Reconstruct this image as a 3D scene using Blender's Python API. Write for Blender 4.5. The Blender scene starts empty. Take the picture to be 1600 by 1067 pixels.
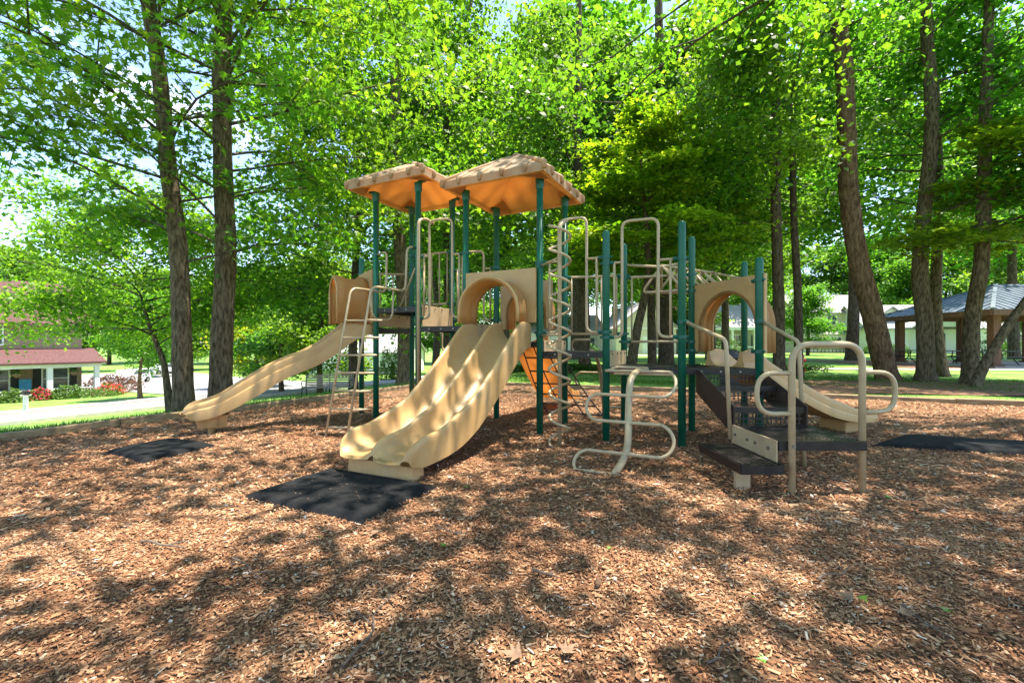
import bpy, math, random
import numpy as np
from mathutils import Vector, Matrix

R = math.radians
scene = bpy.context.scene
COL = scene.collection

# ------------------------------------------------------------------ camera, sky, sun, exposure
F, HC, YH, CX = 700.0, 1.22, 537.0, 800.0
cam_d = bpy.data.cameras.new('camera'); cam = bpy.data.objects.new('camera', cam_d); COL.objects.link(cam)
cam.location = (0, 0, HC); cam.rotation_euler = (R(90), 0, 0)
cam_d.sensor_width = 36; cam_d.lens = F / 1600 * 36; cam_d.shift_y = 3.5 / 1600
cam_d.clip_start = 0.05; cam_d.clip_end = 2000
scene.camera = cam

SUN_AZ, SUN_EL = R(78), R(75)      # azimuth clockwise from straight ahead; almost overhead
world = bpy.data.worlds.new('World'); scene.world = world; world.use_nodes = True
wn = world.node_tree; wn.nodes.clear()
sky = wn.nodes.new('ShaderNodeTexSky'); sky.sky_type = 'NISHITA'; sky.sun_disc = False
sky.sun_elevation = SUN_EL; sky.sun_rotation = SUN_AZ
sky.air_density = 1.0; sky.dust_density = 0.6; sky.ozone_density = 1.6
wbg = wn.nodes.new('ShaderNodeBackground'); wout = wn.nodes.new('ShaderNodeOutputWorld')
tc = wn.nodes.new('ShaderNodeTexCoord'); mp = wn.nodes.new('ShaderNodeMapping'); mp.inputs['Scale'].default_value = (1, 1, 2.2)
cn = wn.nodes.new('ShaderNodeTexNoise'); cn.inputs['Scale'].default_value = 2.6; cn.inputs['Detail'].default_value = 9; cn.inputs['Roughness'].default_value = .55
cr = wn.nodes.new('ShaderNodeValToRGB'); cr.color_ramp.elements[0].position = .60; cr.color_ramp.elements[1].position = .78
cm = wn.nodes.new('ShaderNodeMix'); cm.data_type = 'RGBA'
cm.inputs['B'].default_value = (9.5, 9.8, 10.2, 1)
wn.links.new(tc.outputs['Generated'], mp.inputs['Vector']); wn.links.new(mp.outputs['Vector'], cn.inputs['Vector'])
wn.links.new(cn.outputs['Fac'], cr.inputs['Fac']); wn.links.new(cr.outputs['Color'], cm.inputs['Factor'])
wn.links.new(sky.outputs['Color'], cm.inputs['A']); wn.links.new(cm.outputs['Result'], wbg.inputs['Color'])
wn.links.new(wbg.outputs['Background'], wout.inputs['Surface'])
wbg.inputs['Strength'].default_value = 0.15

sun_d = bpy.data.lights.new('sun', 'SUN'); sun = bpy.data.objects.new('sun', sun_d); COL.objects.link(sun)
sun_d.energy = 5.0; sun_d.angle = R(0.53); sun_d.color = (1.0, .91, .78)
sdir = Vector((math.sin(SUN_AZ) * math.cos(SUN_EL), math.cos(SUN_AZ) * math.cos(SUN_EL), math.sin(SUN_EL)))
sun.rotation_euler = sdir.to_track_quat('Z', 'Y').to_euler(); sun.location = (0, 0, 30)

vs = scene.view_settings; vs.view_transform = 'Standard'; vs.look = 'None'; vs.gamma = 1; vs.use_curve_mapping = False
vs.exposure = 1.75

# ------------------------------------------------------------------ materials
def nd(nt, t, **kw):
    n = nt.nodes.new(t)
    for k, v in kw.items():
        if k in n.inputs: n.inputs[k].default_value = v
        else: setattr(n, k, v)
    return n
def mat(name, c1, c2=None, rough=.6, scale=6.0, spec=.4, bump=0, bscale=40.0, stretch=(1, 1, 1), detail=4, coat=0, trans=0, tcol=None, lo=.35, hi=.65, metal=0, wear=None, bdist=.02):
    m = bpy.data.materials.new(name); m.use_nodes = True; nt = m.node_tree; nt.nodes.clear()
    out = nd(nt, 'ShaderNodeOutputMaterial'); p = nd(nt, 'ShaderNodeBsdfPrincipled'); L = nt.links.new
    p.inputs['Roughness'].default_value = rough; p.inputs['Specular IOR Level'].default_value = spec
    p.inputs['Coat Weight'].default_value = coat; p.inputs['Coat Roughness'].default_value = .15; p.inputs['Metallic'].default_value = metal
    co = nd(nt, 'ShaderNodeTexCoord'); mpn = nd(nt, 'ShaderNodeMapping', Scale=stretch); L(co.outputs['Object'], mpn.inputs['Vector'])
    col = None
    if c2:
        n = nd(nt, 'ShaderNodeTexNoise', Scale=scale, Detail=detail, Roughness=.6); L(mpn.outputs['Vector'], n.inputs['Vector'])
        r = nd(nt, 'ShaderNodeValToRGB'); r.color_ramp.elements[0].position = lo; r.color_ramp.elements[1].position = hi
        r.color_ramp.elements[0].color = (*c1, 1); r.color_ramp.elements[1].color = (*c2, 1)
        L(n.outputs['Fac'], r.inputs['Fac']); col = r.outputs['Color']
        if wear:
            wc, ws_, wa = wear
            for sc2, e0, e1 in ((ws_, .52, .72), (ws_ * 9, .60, .70)):
                n3 = nd(nt, 'ShaderNodeTexNoise', Scale=sc2, Detail=8, Roughness=.7); L(mpn.outputs['Vector'], n3.inputs['Vector'])
                w_ = nd(nt, 'ShaderNodeMapRange'); w_.inputs['From Min'].default_value = e0; w_.inputs['From Max'].default_value = e1; w_.inputs['To Max'].default_value = wa; L(n3.outputs['Fac'], w_.inputs['Value'])
                mxw = nd(nt, 'ShaderNodeMix', data_type='RGBA'); mxw.inputs['B'].default_value = (*wc, 1); L(w_.outputs['Result'], mxw.inputs['Factor']); L(col, mxw.inputs['A']); col = mxw.outputs['Result']
        L(col, p.inputs['Base Color'])
        rr = nd(nt, 'ShaderNodeMapRange'); rr.inputs['To Min'].default_value = max(rough - .1, 0); rr.inputs['To Max'].default_value = min(rough + .12, 1)
        L(n.outputs['Fac'], rr.inputs['Value']); L(rr.outputs['Result'], p.inputs['Roughness'])
    else: p.inputs['Base Color'].default_value = (*c1, 1)
    if bump:
        n2 = nd(nt, 'ShaderNodeTexNoise', Scale=bscale, Detail=5, Roughness=.65); L(mpn.outputs['Vector'], n2.inputs['Vector'])
        b = nd(nt, 'ShaderNodeBump', Strength=bump, Distance=bdist); L(n2.outputs['Fac'], b.inputs['Height']); L(b.outputs['Normal'], p.inputs['Normal'])
    if trans:
        t = nd(nt, 'ShaderNodeBsdfTranslucent', Color=(*(tcol or c1), 1)); mx = nd(nt, 'ShaderNodeMixShader', Fac=trans)
        L(p.outputs[0], mx.inputs[1]); L(t.outputs[0], mx.inputs[2]); L(mx.outputs[0], out.inputs[0])
    else: L(p.outputs[0], out.inputs[0])
    return m

def tint_mat(name, stops, trans=0, tmul=None, rough=.7, gloss=.0, bump=0):
    """colour picked per piece from the stored 'tint' attribute"""
    m = bpy.data.materials.new(name); m.use_nodes = True; nt = m.node_tree; nt.nodes.clear(); L = nt.links.new
    out = nd(nt, 'ShaderNodeOutputMaterial'); a = nd(nt, 'ShaderNodeAttribute', attribute_name='tint')
    r = nd(nt, 'ShaderNodeValToRGB'); cr_ = r.color_ramp
    while len(cr_.elements) < len(stops): cr_.elements.new(.5)
    for e, (pos, c) in zip(cr_.elements, stops): e.position = pos; e.color = (*c, 1)
    L(a.outputs['Fac'], r.inputs['Fac'])
    p = nd(nt, 'ShaderNodeBsdfPrincipled', Roughness=rough); p.inputs['Specular IOR Level'].default_value = gloss
    if trans:
        oi = nd(nt, 'ShaderNodeObjectInfo'); hs = nd(nt, 'ShaderNodeHueSaturation')
        mr = nd(nt, 'ShaderNodeMapRange'); mr.inputs['To Min'].default_value = .475; mr.inputs['To Max'].default_value = .515
        L(oi.outputs['Random'], mr.inputs['Value']); L(mr.outputs['Result'], hs.inputs['Hue']); L(r.outputs['Color'], hs.inputs['Color'])
        L(hs.outputs['Color'], p.inputs['Base Color'])
        t = nd(nt, 'ShaderNodeBsdfTranslucent'); mm = nd(nt, 'ShaderNodeMix', data_type='RGBA', blend_type='MULTIPLY'); mm.inputs['Factor'].default_value = 1
        mm.inputs['B'].default_value = (*tmul, 1); L(hs.outputs['Color'], mm.inputs['A']); L(mm.outputs['Result'], t.inputs['Color'])
        mx = nd(nt, 'ShaderNodeMixShader', Fac=trans); L(p.outputs[0], mx.inputs[1]); L(t.outputs[0], mx.inputs[2]); L(mx.outputs[0], out.inputs[0])
    else:
        L(r.outputs['Color'], p.inputs['Base Color']); L(p.outputs[0], out.inputs[0])
    return m

M = {}
M['plastic'] = mat('tan_plastic', (.43, .255, .10), (.50, .315, .135), rough=.42, scale=3, spec=.4, bump=.04, bscale=300, wear=((.24, .19, .13), 1.6, .4))
M['plastic_thin'] = mat('tan_plastic_thin', (.46, .30, .12), (.54, .37, .16), rough=.45, scale=3, spec=.3, trans=.55, tcol=(.85, .48, .19), bump=.03, bscale=200)
M['roof_top'] = mat('roof_plastic', (.33, .26, .17), (.46, .38, .27), rough=.6, scale=5, trans=.42, wear=((.22, .19, .15), 2.2, .3), tcol=(.85, .48, .19), bump=.08, bscale=60)
M['tube'] = mat('tan_powder_coat', (.36, .27, .155), (.43, .33, .20), rough=.38, scale=5, spec=.5, bump=.02, bscale=200, wear=((.20, .155, .11), 3, .5))
M['panel'] = mat('tan_panel', (.40, .27, .14), (.46, .33, .19), rough=.5, scale=4, wear=((.24, .18, .12), 3, .5))
M['green'] = mat('green_post_paint', (.002, .085, .048), (.004, .11, .066), rough=.42, scale=2.5, spec=.35, coat=.05, wear=((.03, .09, .07), 5, .5))
M['clamp'] = mat('green_clamp', (.003, .075, .055), (.006, .10, .07), rough=.4, scale=9)
M['deck'] = mat('dark_vinyl_deck', (.010, .008, .0075), (.020, .016, .015), rough=.4, scale=10, bump=.1, bscale=120)
M['rust'] = mat('worn_brown_vinyl', (.018, .012, .010), (.050, .030, .022), rough=.55, scale=9, stretch=(1, 1, .3), bump=.1, bscale=90)
M['bolt'] = mat('steel_bolt', (.25, .25, .24), rough=.35, metal=.8)
M['chain'] = mat('black_chain', (.02, .02, .02), (.035, .03, .028), rough=.5)
M['rubber'] = mat('black_rubber', (.006, .0065, .0075), (.016, .0165, .018), rough=.85, scale=14, bump=.5, bscale=220, spec=.15)
M['timber'] = mat('border_timber', (.18, .12, .065), (.33, .24, .14), rough=.85, scale=5, stretch=(1, 1, 4), bump=.3, bscale=40)
M['bark'] = mat('grey_bark', (.062, .045, .027), (.21, .16, .105), rough=.95, scale=20, stretch=(1, 1, .26), detail=9, bump=1.0, bscale=34, bdist=.06, spec=.1, lo=.38, hi=.62, wear=((.19, .18, .14), 4, .35))
M['bark_red'] = mat('pine_bark', (.078, .046, .029), (.25, .16, .10), rough=.95, scale=14, stretch=(1, 1, .3), detail=9, bump=1.0, bscale=24, bdist=.07, spec=.1, lo=.36, hi=.64)
M['bark_dark'] = mat('dark_bark', (.04, .029, .018), (.145, .11, .075), rough=.95, scale=18, stretch=(1, 1, .28), detail=9, bump=1.0, bscale=30, bdist=.05, spec=.1)
M['wood'] = mat('branch_bark', (.05, .038, .028), (.10, .078, .058), rough=.9, scale=9)
M['leaf'] = tint_mat('sweetgum_leaf', [(0, (.03, .085, .013)), (.45, (.075, .18, .015)), (.8, (.115, .24, .022)), (1, (.18, .30, .03))], trans=.55, tmul=(2.25, 2.4, .95), rough=.45, gloss=.35)
M['leaf_far'] = tint_mat('oak_leaf', [(0, (.028, .078, .016)), (.5, (.068, .16, .02)), (1, (.13, .25, .03))], trans=.52, tmul=(2.25, 2.4, .95), rough=.5, gloss=.35)
M['leaf_light'] = tint_mat('dogwood_leaf', [(0, (.08, .17, .012)), (.5, (.15, .26, .018)), (1, (.30, .38, .03))], trans=.55, tmul=(2.0, 1.8, .6), rough=.45, gloss=.3)
M['needle'] = tint_mat('hedge_leaf', [(0, (.03, .08, .015)), (.6, (.06, .15, .02)), (1, (.13, .24, .03))], trans=.3, tmul=(1.3, 1.3, .7), rough=.55, gloss=.3)
M['flower'] = tint_mat('red_flower', [(0, (.06, .14, .02)), (.45, (.07, .15, .02)), (.5, (.55, .06, .05)), (1, (.75, .10, .16))], trans=.3, tmul=(1, 1, 1))
M['plum'] = tint_mat('plum_leaf', [(0, (.09, .045, .04)), (.6, (.15, .08, .06)), (1, (.16, .18, .05))], trans=.3, tmul=(1.2, 1, .8))
M['blade'] = tint_mat('grass_blade', [(0, (.03, .10, .012)), (.6, (.06, .17, .018)), (1, (.14, .24, .03))], trans=.35, tmul=(1.3, 1.3, .6), rough=.5, gloss=.3)
M['chip'] = tint_mat('wood_chip', [(0, (.065, .028, .015)), (.25, (.22, .097, .048)), (.5, (.35, .185, .098)), (.75, (.45, .275, .16)), (.93, (.55, .40, .27)), (1, (.50, .45, .39))], rough=.85, gloss=.15)
M['mulch'] = mat('mulch_base', (.07, .035, .016), (.26, .14, .068), rough=.95, scale=26, detail=9, bump=1.0, bscale=55, lo=.3, hi=.7)
M['dirt'] = mat('pine_straw', (.10, .05, .025), (.24, .13, .07), rough=.95, scale=12, detail=9, bump=.8, bscale=40)
M['lawn'] = mat('lawn', (.085, .19, .022), (.17, .30, .045), rough=.95, scale=.8, detail=9, bump=.5, bscale=30)
M['asphalt'] = mat('pale_street', (.22, .215, .21), (.30, .29, .28), rough=.9, scale=1.2, detail=8, bump=.15, bscale=60)
M['concrete'] = mat('concrete', (.40, .36, .31), (.50, .46, .41), rough=.9, scale=3, bump=.2, bscale=50)
M['white'] = mat('white_paint', (.74, .73, .70), (.82, .81, .79), rough=.6, scale=4)
M['cream'] = mat('cream_siding', (.62, .56, .44), (.69, .63, .51), rough=.8, scale=3, stretch=(.3, .3, 8))
M['whitesiding'] = mat('white_siding', (.68, .67, .66), (.76, .76, .75), rough=.8, scale=3, stretch=(.3, .3, 8))
M['brownsiding'] = mat('brown_siding', (.27, .185, .13), (.35, .25, .18), rough=.85, scale=3, stretch=(.3, .3, 9))
M['greysiding'] = mat('grey_siding', (.30, .31, .32), (.38, .39, .40), rough=.85, scale=3, stretch=(.3, .3, 9))
M['maroon'] = mat('maroon_shingle', (.065, .026, .026), (.115, .055, .050), rough=.95, scale=9, bump=.4, bscale=30)
M['greyroof'] = mat('grey_shingle', (.26, .25, .25), (.36, .35, .35), rough=.95, scale=9, bump=.4, bscale=30)
M['metalroof'] = mat('blue_grey_metal', (.09, .12, .155), (.13, .165, .20), rough=.35, scale=2, spec=.6)
M['brownwood'] = mat('brown_post', (.10, .048, .03), (.16, .08, .05), rough=.8, scale=6, stretch=(1, 1, .3), bump=.3)
M['darkpaint'] = mat('dark_paint', (.025, .025, .028), rough=.5)
M['glass'] = mat('window_glass', (.05, .06, .07), (.10, .12, .14), rough=.08, spec=.8, scale=1.5)
M['slat'] = mat('bench_slat', (.27, .22, .17), (.38, .32, .26), rough=.75, scale=8, stretch=(.4, 4, 4))
M['iron'] = mat('black_iron', (.015, .015, .016), rough=.45)
M['tabletop'] = mat('green_table', (.03, .05, .045), (.05, .07, .06), rough=.5)
M['signgreen'] = mat('sign_green', (.01, .22, .14), rough=.4)
M['bluecloth'] = mat('blue_banner', (.05, .28, .62), (.12, .40, .70), rough=.7, scale=5)
M['carpaint'] = mat('white_car_paint', (.55, .57, .60), rough=.25, coat=.6)
M['redpaint'] = mat('red_paint', (.60, .03, .03), rough=.4)
M['twig'] = mat('twig_bark', (.07, .05, .04), (.16, .12, .09), rough=.9, scale=30)
M['deadleaf'] = mat('dead_leaf', (.13, .075, .045), (.25, .16, .10), rough=.8, scale=20)
M['greenleaf'] = mat('fallen_green_leaf', (.08, .20, .02), (.14, .28, .03), rough=.5, scale=20, trans=.2, tcol=(.2, .4, .03))
M['cone'] = mat('pine_cone', (.05, .025, .015), (.10, .055, .03), rough=.9, scale=60)

# ------------------------------------------------------------------ mesh helpers
def tag(o, label=None, cat=None, group=None, kind=None):
    if label: o['label'] = label
    if cat: o['category'] = cat
    if group: o['group'] = group
    if kind: o['kind'] = kind
    return o
def empty(name, loc, rz=0):
    o = bpy.data.objects.new(name, None); COL.objects.link(o); o.location = loc; o.rotation_euler = (0, 0, rz); o.empty_display_size = .2
    return o
def origin(o):
    p = Vector((0, 0, 0))
    while o: p += Vector(o.location); o = o.parent
    return p
def link(name, me, m, parent=None):
    o = bpy.data.objects.new(name, me); COL.objects.link(o)
    if m and not me.materials: me.materials.append(m)
    if parent: o.parent = parent
    return o
def V(*a): return Vector(a)

class MB:
    def __init__(s): s.v = []; s.f = []
    def add(s, vs_, fs):
        b = len(s.v); s.v += [tuple(p) for p in vs_]; s.f += [tuple(i + b for i in f) for f in fs]; return s
    def box(s, x0, x1, y0, y1, z0, z1):
        return s.add([(x0, y0, z0), (x1, y0, z0), (x1, y1, z0), (x0, y1, z0), (x0, y0, z1), (x1, y0, z1), (x1, y1, z1), (x0, y1, z1)],
                     [(0, 3, 2, 1), (4, 5, 6, 7), (0, 1, 5, 4), (1, 2, 6, 5), (2, 3, 7, 6), (3, 0, 4, 7)])
    def slab(s, poly, z0, z1):
        """prism over a ccw polygon [(x,y)]"""
        n = len(poly); vs_ = [(p[0], p[1], z0) for p in poly] + [(p[0], p[1], z1) for p in poly]
        fs = [tuple(range(n - 1, -1, -1)), tuple(range(n, 2 * n))] + [(i, (i + 1) % n, n + (i + 1) % n, n + i) for i in range(n)]
        return s.add(vs_, fs)
    def bar(s, a, b, w, h, up=V(0, 0, 1)):
        a, b = V(*a), V(*b); d = (b - a).normalized(); x = d.cross(up)
        if x.length < 1e-4: x = V(1, 0, 0)
        x.normalize(); y = x.cross(d).normalized(); x *= w / 2; y *= h / 2
        vs_ = [a - x - y, a + x - y, a + x + y, a - x + y, b - x - y, b + x - y, b + x + y, b - x + y]
        return s.add(vs_, [(0, 1, 2, 3), (7, 6, 5, 4), (0, 4, 5, 1), (1, 5, 6, 2), (2, 6, 7, 3), (3, 7, 4, 0)])
    def tube(s, pts, r, seg=8, closed=False, rs=None, caps=True):
        pts = [V(*p) for p in pts]; n = len(pts); rings = []; prev = None
        for i, p in enumerate(pts):
            if closed: t = pts[(i + 1) % n] - pts[i - 1]
            else: t = pts[min(i + 1, n - 1)] - pts[max(i - 1, 0)]
            if t.length < 1e-9: t = V(0, 0, 1)
            t.normalize()
            if prev is None:
                a = V(0, 0, 1) if abs(t.z) < .9 else V(1, 0, 0); x = t.cross(a).normalized()
            else:
                x = prev - t * prev.dot(t)
                if x.length < 1e-6: x = t.orthogonal()
                x.normalize()
            prev = x; y = t.cross(x); rr = rs[i] if rs else r
            rings.append([p + x * (rr * math.cos(2 * math.pi * k / seg)) + y * (rr * math.sin(2 * math.pi * k / seg)) for k in range(seg)])
        vs_ = [q for ring in rings for q in ring]; fs = []
        for i in range(n if closed else n - 1):
            j = (i + 1) % n
            for k in range(seg):
                l = (k + 1) % seg; fs.append((i * seg + k, i * seg + l, j * seg + l, j * seg + k))
        if caps and not closed:
            fs.append(tuple(range(seg - 1, -1, -1))); fs.append(tuple((n - 1) * seg + k for k in range(seg)))
        return s.add(vs_, fs)
    def loft(s, rings, closed=True, caps=True):
        n = len(rings[0]); vs_ = [q for r_ in rings for q in r_]; fs = []
        for i in range(len(rings) - 1):
            for k in range(n if closed else n - 1):
                l = (k + 1) % n; fs.append((i * n + k, i * n + l, (i + 1) * n + l, (i + 1) * n + k))
        if caps and closed:
            fs.append(tuple(range(n - 1, -1, -1))); fs.append(tuple((len(rings) - 1) * n + k for k in range(n)))
        return s.add(vs_, fs)
    def perf(s, o, a, b, na, nb, hole=.62):
        """perforated sheet: origin o, edge vectors a and b, na x nb square holes"""
        o, a, b = V(*o), V(*a), V(*b); g = len(s.v); da, db = a / na, b / nb
        vs_ = [o + da * i + db * j for j in range(nb + 1) for i in range(na + 1)]; fs = []; e = (1 - hole) / 2
        for j in range(nb):
            for i in range(na):
                c = o + da * i + db * j; k = len(vs_)
                vs_ += [c + da * e + db * e, c + da * (1 - e) + db * e, c + da * (1 - e) + db * (1 - e), c + da * e + db * (1 - e)]
                q = [j * (na + 1) + i, j * (na + 1) + i + 1, (j + 1) * (na + 1) + i + 1, (j + 1) * (na + 1) + i]
                for t in range(4): fs.append((q[t], q[(t + 1) % 4], k + (t + 1) % 4, k + t))
        return s.add(vs_, fs)
    def build(s, name, m, parent=None, smooth=False, local=False, bevel=0, autosmooth=None):
        off = V(0, 0, 0) if (local or not parent) else origin(parent)
        me = bpy.data.meshes.new(name); me.from_pydata([(p[0] - off.x, p[1] - off.y, p[2] - off.z) for p in s.v], [], s.f); me.update()
        if smooth: me.polygons.foreach_set('use_smooth', [True] * len(me.polygons))
        o = link(name, me, M[m] if isinstance(m, str) else m, parent)
        if bevel:
            b = o.modifiers.new('bevel', 'BEVEL'); b.width = bevel; b.segments = 2; b.limit_method = 'ANGLE'
        return o

def fillet(pts, rad, n=6):
    """round the inner corners of a polyline"""
    pts = [V(*p) for p in pts]; out = [pts[0]]
    for i in range(1, len(pts) - 1):
        a, b, c = pts[i - 1], pts[i], pts[i + 1]; d1 = a - b; d2 = c - b
        r_ = min(rad, d1.length * .499, d2.length * .499); p0 = b + d1.normalized() * r_; p1 = b + d2.normalized() * r_
        for k in range(n + 1):
            t = k / n; out.append(p0 * (1 - t) ** 2 + b * (2 * t * (1 - t)) + p1 * t ** 2)
    out.append(pts[-1]); return out
def spline(pts, n=6):
    P = [V(*p) for p in pts]; out = []
    for i in range(len(P) - 1):
        p0, p1, p2, p3 = P[max(i - 1, 0)], P[i], P[i + 1], P[min(i + 2, len(P) - 1)]
        for k in range(n):
            t = k / n
            out.append(.5 * ((2 * p1) + (p2 - p0) * t + (2 * p0 - 5 * p1 + 4 * p2 - p3) * t * t + (3 * p1 - p0 - 3 * p2 + p3) * t ** 3))
    out.append(P[-1]); return out
def interp(xs, ys, x): return float(np.interp(x, xs, ys))
def smooth_interp(xs, ys, x):
    # monotone-ish cubic through points
    pts = spline([(a, b, 0) for a, b in zip(xs, ys)], 8)
    return float(np.interp(x, [p.x for p in pts], [p.y for p in pts]))
def np_mesh(name, verts, quads, m, parent=None, tint=None, smooth=False):
    """big meshes; quads (n,4) int"""
    me = bpy.data.meshes.new(name); nv, nf = len(verts), len(quads); k = quads.shape[1]
    me.vertices.add(nv); me.vertices.foreach_set('co', np.ascontiguousarray(verts, dtype=np.float32).ravel())
    me.loops.add(nf * k); me.loops.foreach_set('vertex_index', np.ascontiguousarray(quads, dtype=np.int32).ravel())
    me.polygons.add(nf); me.polygons.foreach_set('loop_start', np.arange(0, nf * k, k, dtype=np.int32))
    me.update(calc_edges=True)
    if tint is not None:
        at_ = me.attributes.new('tint', 'FLOAT', 'FACE'); at_.data.foreach_set('value', np.ascontiguousarray(tint, dtype=np.float32))
    if smooth: me.polygons.foreach_set('use_smooth', np.ones(nf, dtype=bool))
    return link(name, me, M[m], parent)

# ------------------------------------------------------------------ terrain
def sm(t): t = np.clip(t, 0, 1); return t * t * (3 - 2 * t)
def dleft(x, y): return -.868 * (x + 7.4) + .496 * (y - 6.5)      # metres beyond the left border of the play area
def ground(x, y):
    x = np.asarray(x, float); y = np.asarray(y, float); d = dleft(x, y)
    z = -.2 * sm((d + 4.2) / 4.2) - 3.0 * (1 - np.exp(-np.maximum(d - 1.0, 0) / 16))
    f = sm((3.0 - x) / 8.0)
    u = .012 * np.sin(1.9 * x + 1.3 * np.sin(1.1 * y)) * np.sin(1.6 * y + .7 * x) + .007 * np.sin(4.3 * x + 2.0 * y) * np.sin(3.7 * y - 1.2 * x)
    return z * f + u * sm((16 - np.abs(x)) / 3) * sm((16 - y) / 3)
def gz(x, y): return float(ground(x, y))
def px(p, Y): return (p - CX) * Y / F
def zy(p, Y): return HC - (p - YH) * Y / F
def at(p, q, Y): return V(px(p, Y), Y, zy(q, Y))

def patch(name, c00, c10, c11, c01, nu, nv, m, dz, kind='structure', parent=None):
    """bilinear ground sheet that follows the terrain"""
    c = [np.array(q, float) for q in (c00, c10, c11, c01)]
    s, t = np.meshgrid(np.linspace(0, 1, nu + 1), np.linspace(0, 1, nv + 1))
    P = (c[0] * ((1 - s) * (1 - t))[..., None] + c[1] * (s * (1 - t))[..., None] + c[2] * (s * t)[..., None] + c[3] * ((1 - s) * t)[..., None])
    x, y = P[..., 0].ravel(), P[..., 1].ravel(); v = np.stack([x, y, ground(x, y) + dz], 1)
    i, j = np.meshgrid(np.arange(nu), np.arange(nv)); a = (j * (nu + 1) + i).ravel()
    o = np_mesh(name, v, np.stack([a, a + 1, a + nu + 2, a + nu + 1], 1), m, parent, smooth=True)
    if kind: o['kind'] = kind
    return o
def onroad(d0, s):
    """point d0 metres beyond the left border, s metres along it"""
    return (-7.4 - .868 * d0 + .496 * s, 6.5 + .496 * d0 + .868 * s)

# lawn: one sheet to the horizon (fine near, coarse far)
xs = np.concatenate([np.linspace(-700, -90, 14), np.linspace(-80, 60, 141), np.linspace(70, 700, 14)])
ys = np.concatenate([np.linspace(-60, -6, 10), np.linspace(-5, 110, 116), np.linspace(130, 900, 16)])
gx, gy = np.meshgrid(xs, ys); nx = len(xs)
i, j = np.meshgrid(np.arange(nx - 1), np.arange(len(ys) - 1)); a = (j * nx + i).ravel()
lawn = np_mesh('lawn', np.stack([gx.ravel(), gy.ravel(), ground(gx.ravel(), gy.ravel()) - .02], 1), np.stack([a, a + 1, a + nx + 1, a + nx], 1), 'lawn', smooth=True)
lawn['kind'] = 'structure'

CORN = (-3.0, 14.2)          # back corner of the play area
patch('mulch_bed', (-14.0, -5.2), (18, -5.2), (18, 5.25), CORN, 70, 60, 'mulch', .012)
patch('street', onroad(18, -40), onroad(25, -40), onroad(25, 90), onroad(18, 90), 8, 120, 'asphalt', .03)
patch('sidewalk', onroad(27, -40), onroad(28.4, -40), onroad(28.4, 22), onroad(27, 22), 3, 60, 'concrete', .03)
patch('side_street', onroad(25, 15), onroad(25, 27), onroad(75, 34), onroad(75, 15), 40, 14, 'asphalt', .034)
patch('back_path', (-2, 22.6), (60, 17.2), (60, 18.4), (-2, 23.8), 60, 3, 'concrete', .01)
patch('pine_straw_bed', (5.0, 11.6), (26, 8.2), (26, 13.2), (8, 15.2), 50, 20, 'dirt', .006)
patch('back_street', (-9, 42), (26, 46), (26, 50), (-9, 47), 40, 6, 'asphalt', .012)
patch('pavilion_bed', (20, 21.5), (36, 20.8), (36, 33), (21, 33), 20, 10, 'dirt', .004)
def kerb(name, d0, s0, s1, n):
    b = MB()
    for k in range(n):
        p, q = onroad(d0, s0 + (s1 - s0) * k / n), onroad(d0, s0 + (s1 - s0) * (k + 1) / n)
        b.bar((*p, gz(*p) + .06), (*q, gz(*q) + .06), .18, .16)
    o = b.build(name, 'concrete'); o['kind'] = 'structure'; return o
kerb('kerb', 17.9, -40, 90, 60); kerb('kerb', 25.1, -40, 14.8, 30)

# ------------------------------------------------------------------ the play structure (one bolted thing)
UH, VH, O0 = V(.891, -.454, 0), V(.454, .891, 0), V(-.665, 6.466, 0)
def W(u, v, z=0): return O0 + UH * u + VH * v + V(0, 0, z)
PS = empty('play_structure', (0.4, 6.0, 0))
tag(PS, 'tan and green playground climbing structure with two roofed towers and slides standing on mulch', 'playground')

def P(px_, Y): return V(px(px_, Y), Y, 0)
POST = {'L1': (P(587.5, 7.2), 3.66), 'L2': (P(653.5, 6.75), 3.66), 'L3': (P(706.7, 7.6), 3.66), 'L4': (P(643.5, 7.98), 3.66),
        'R1': (W(0, 0), 3.44), 'R2': (P(843.5, 5.98), 3.44), 'R3': (P(882.5, 6.76), 3.44), 'R4': (P(775.7, 7.3), 3.44),
        'M1': (P(947, 5.58), 2.63), 'M2': (P(975, 6.55), 2.68), 'T1': (P(1065.5, 5.26), 2.66), 'T2': (P(1081, 6.2), 2.70),
        'T3': (P(1186.5, 5.14), 2.21), 'S1': (P(565, 7.96), 2.75), 'Q1': (P(1163, 6.6), 2.43)}
PR = .045
posts = {}
for k, (p, top) in POST.items():
    b = MB(); roofed = k[0] in 'LR'; z0 = gz(p.x, p.y) - .05
    prof = [(PR, z0), (PR, top - .03)] if roofed else [(PR, z0), (PR, top - .045), (PR * .95, top - .028), (PR * .82, top - .013), (PR * .6, top - .004), (PR * .3, top - .0005), (.004, top)]
    b.loft([[V(p.x + r_ * math.cos(2 * math.pi * a / 20), p.y + r_ * math.sin(2 * math.pi * a / 20), z) for a in range(20)] for r_, z in prof])
    posts[k] = b.build('post', 'green', PS, smooth=False)
    posts[k].data.polygons.foreach_set('use_smooth', [len(f.vertices) == 4 for f in posts[k].data.polygons])
    if roofed:
        c = MB(); c.loft([[V(p.x + r_ * math.cos(2 * math.pi * a / 20), p.y + r_ * math.sin(2 * math.pi * a / 20), z) for a in range(20)] for r_, z in ((PR + .002, top - .16), (PR + .012, top - .12), (PR + .014, top - .02))])
        d = V(*( -.13 if k in ('L1', 'L4', 'R1', 'R4') else .13, 0, 0)); d = UH * d.x
        c.bar(p + V(0, 0, top - .015), p + d + V(0, 0, top + .0), .06, .03)
        c.build('roof_bracket', 'clamp', posts[k])
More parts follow.
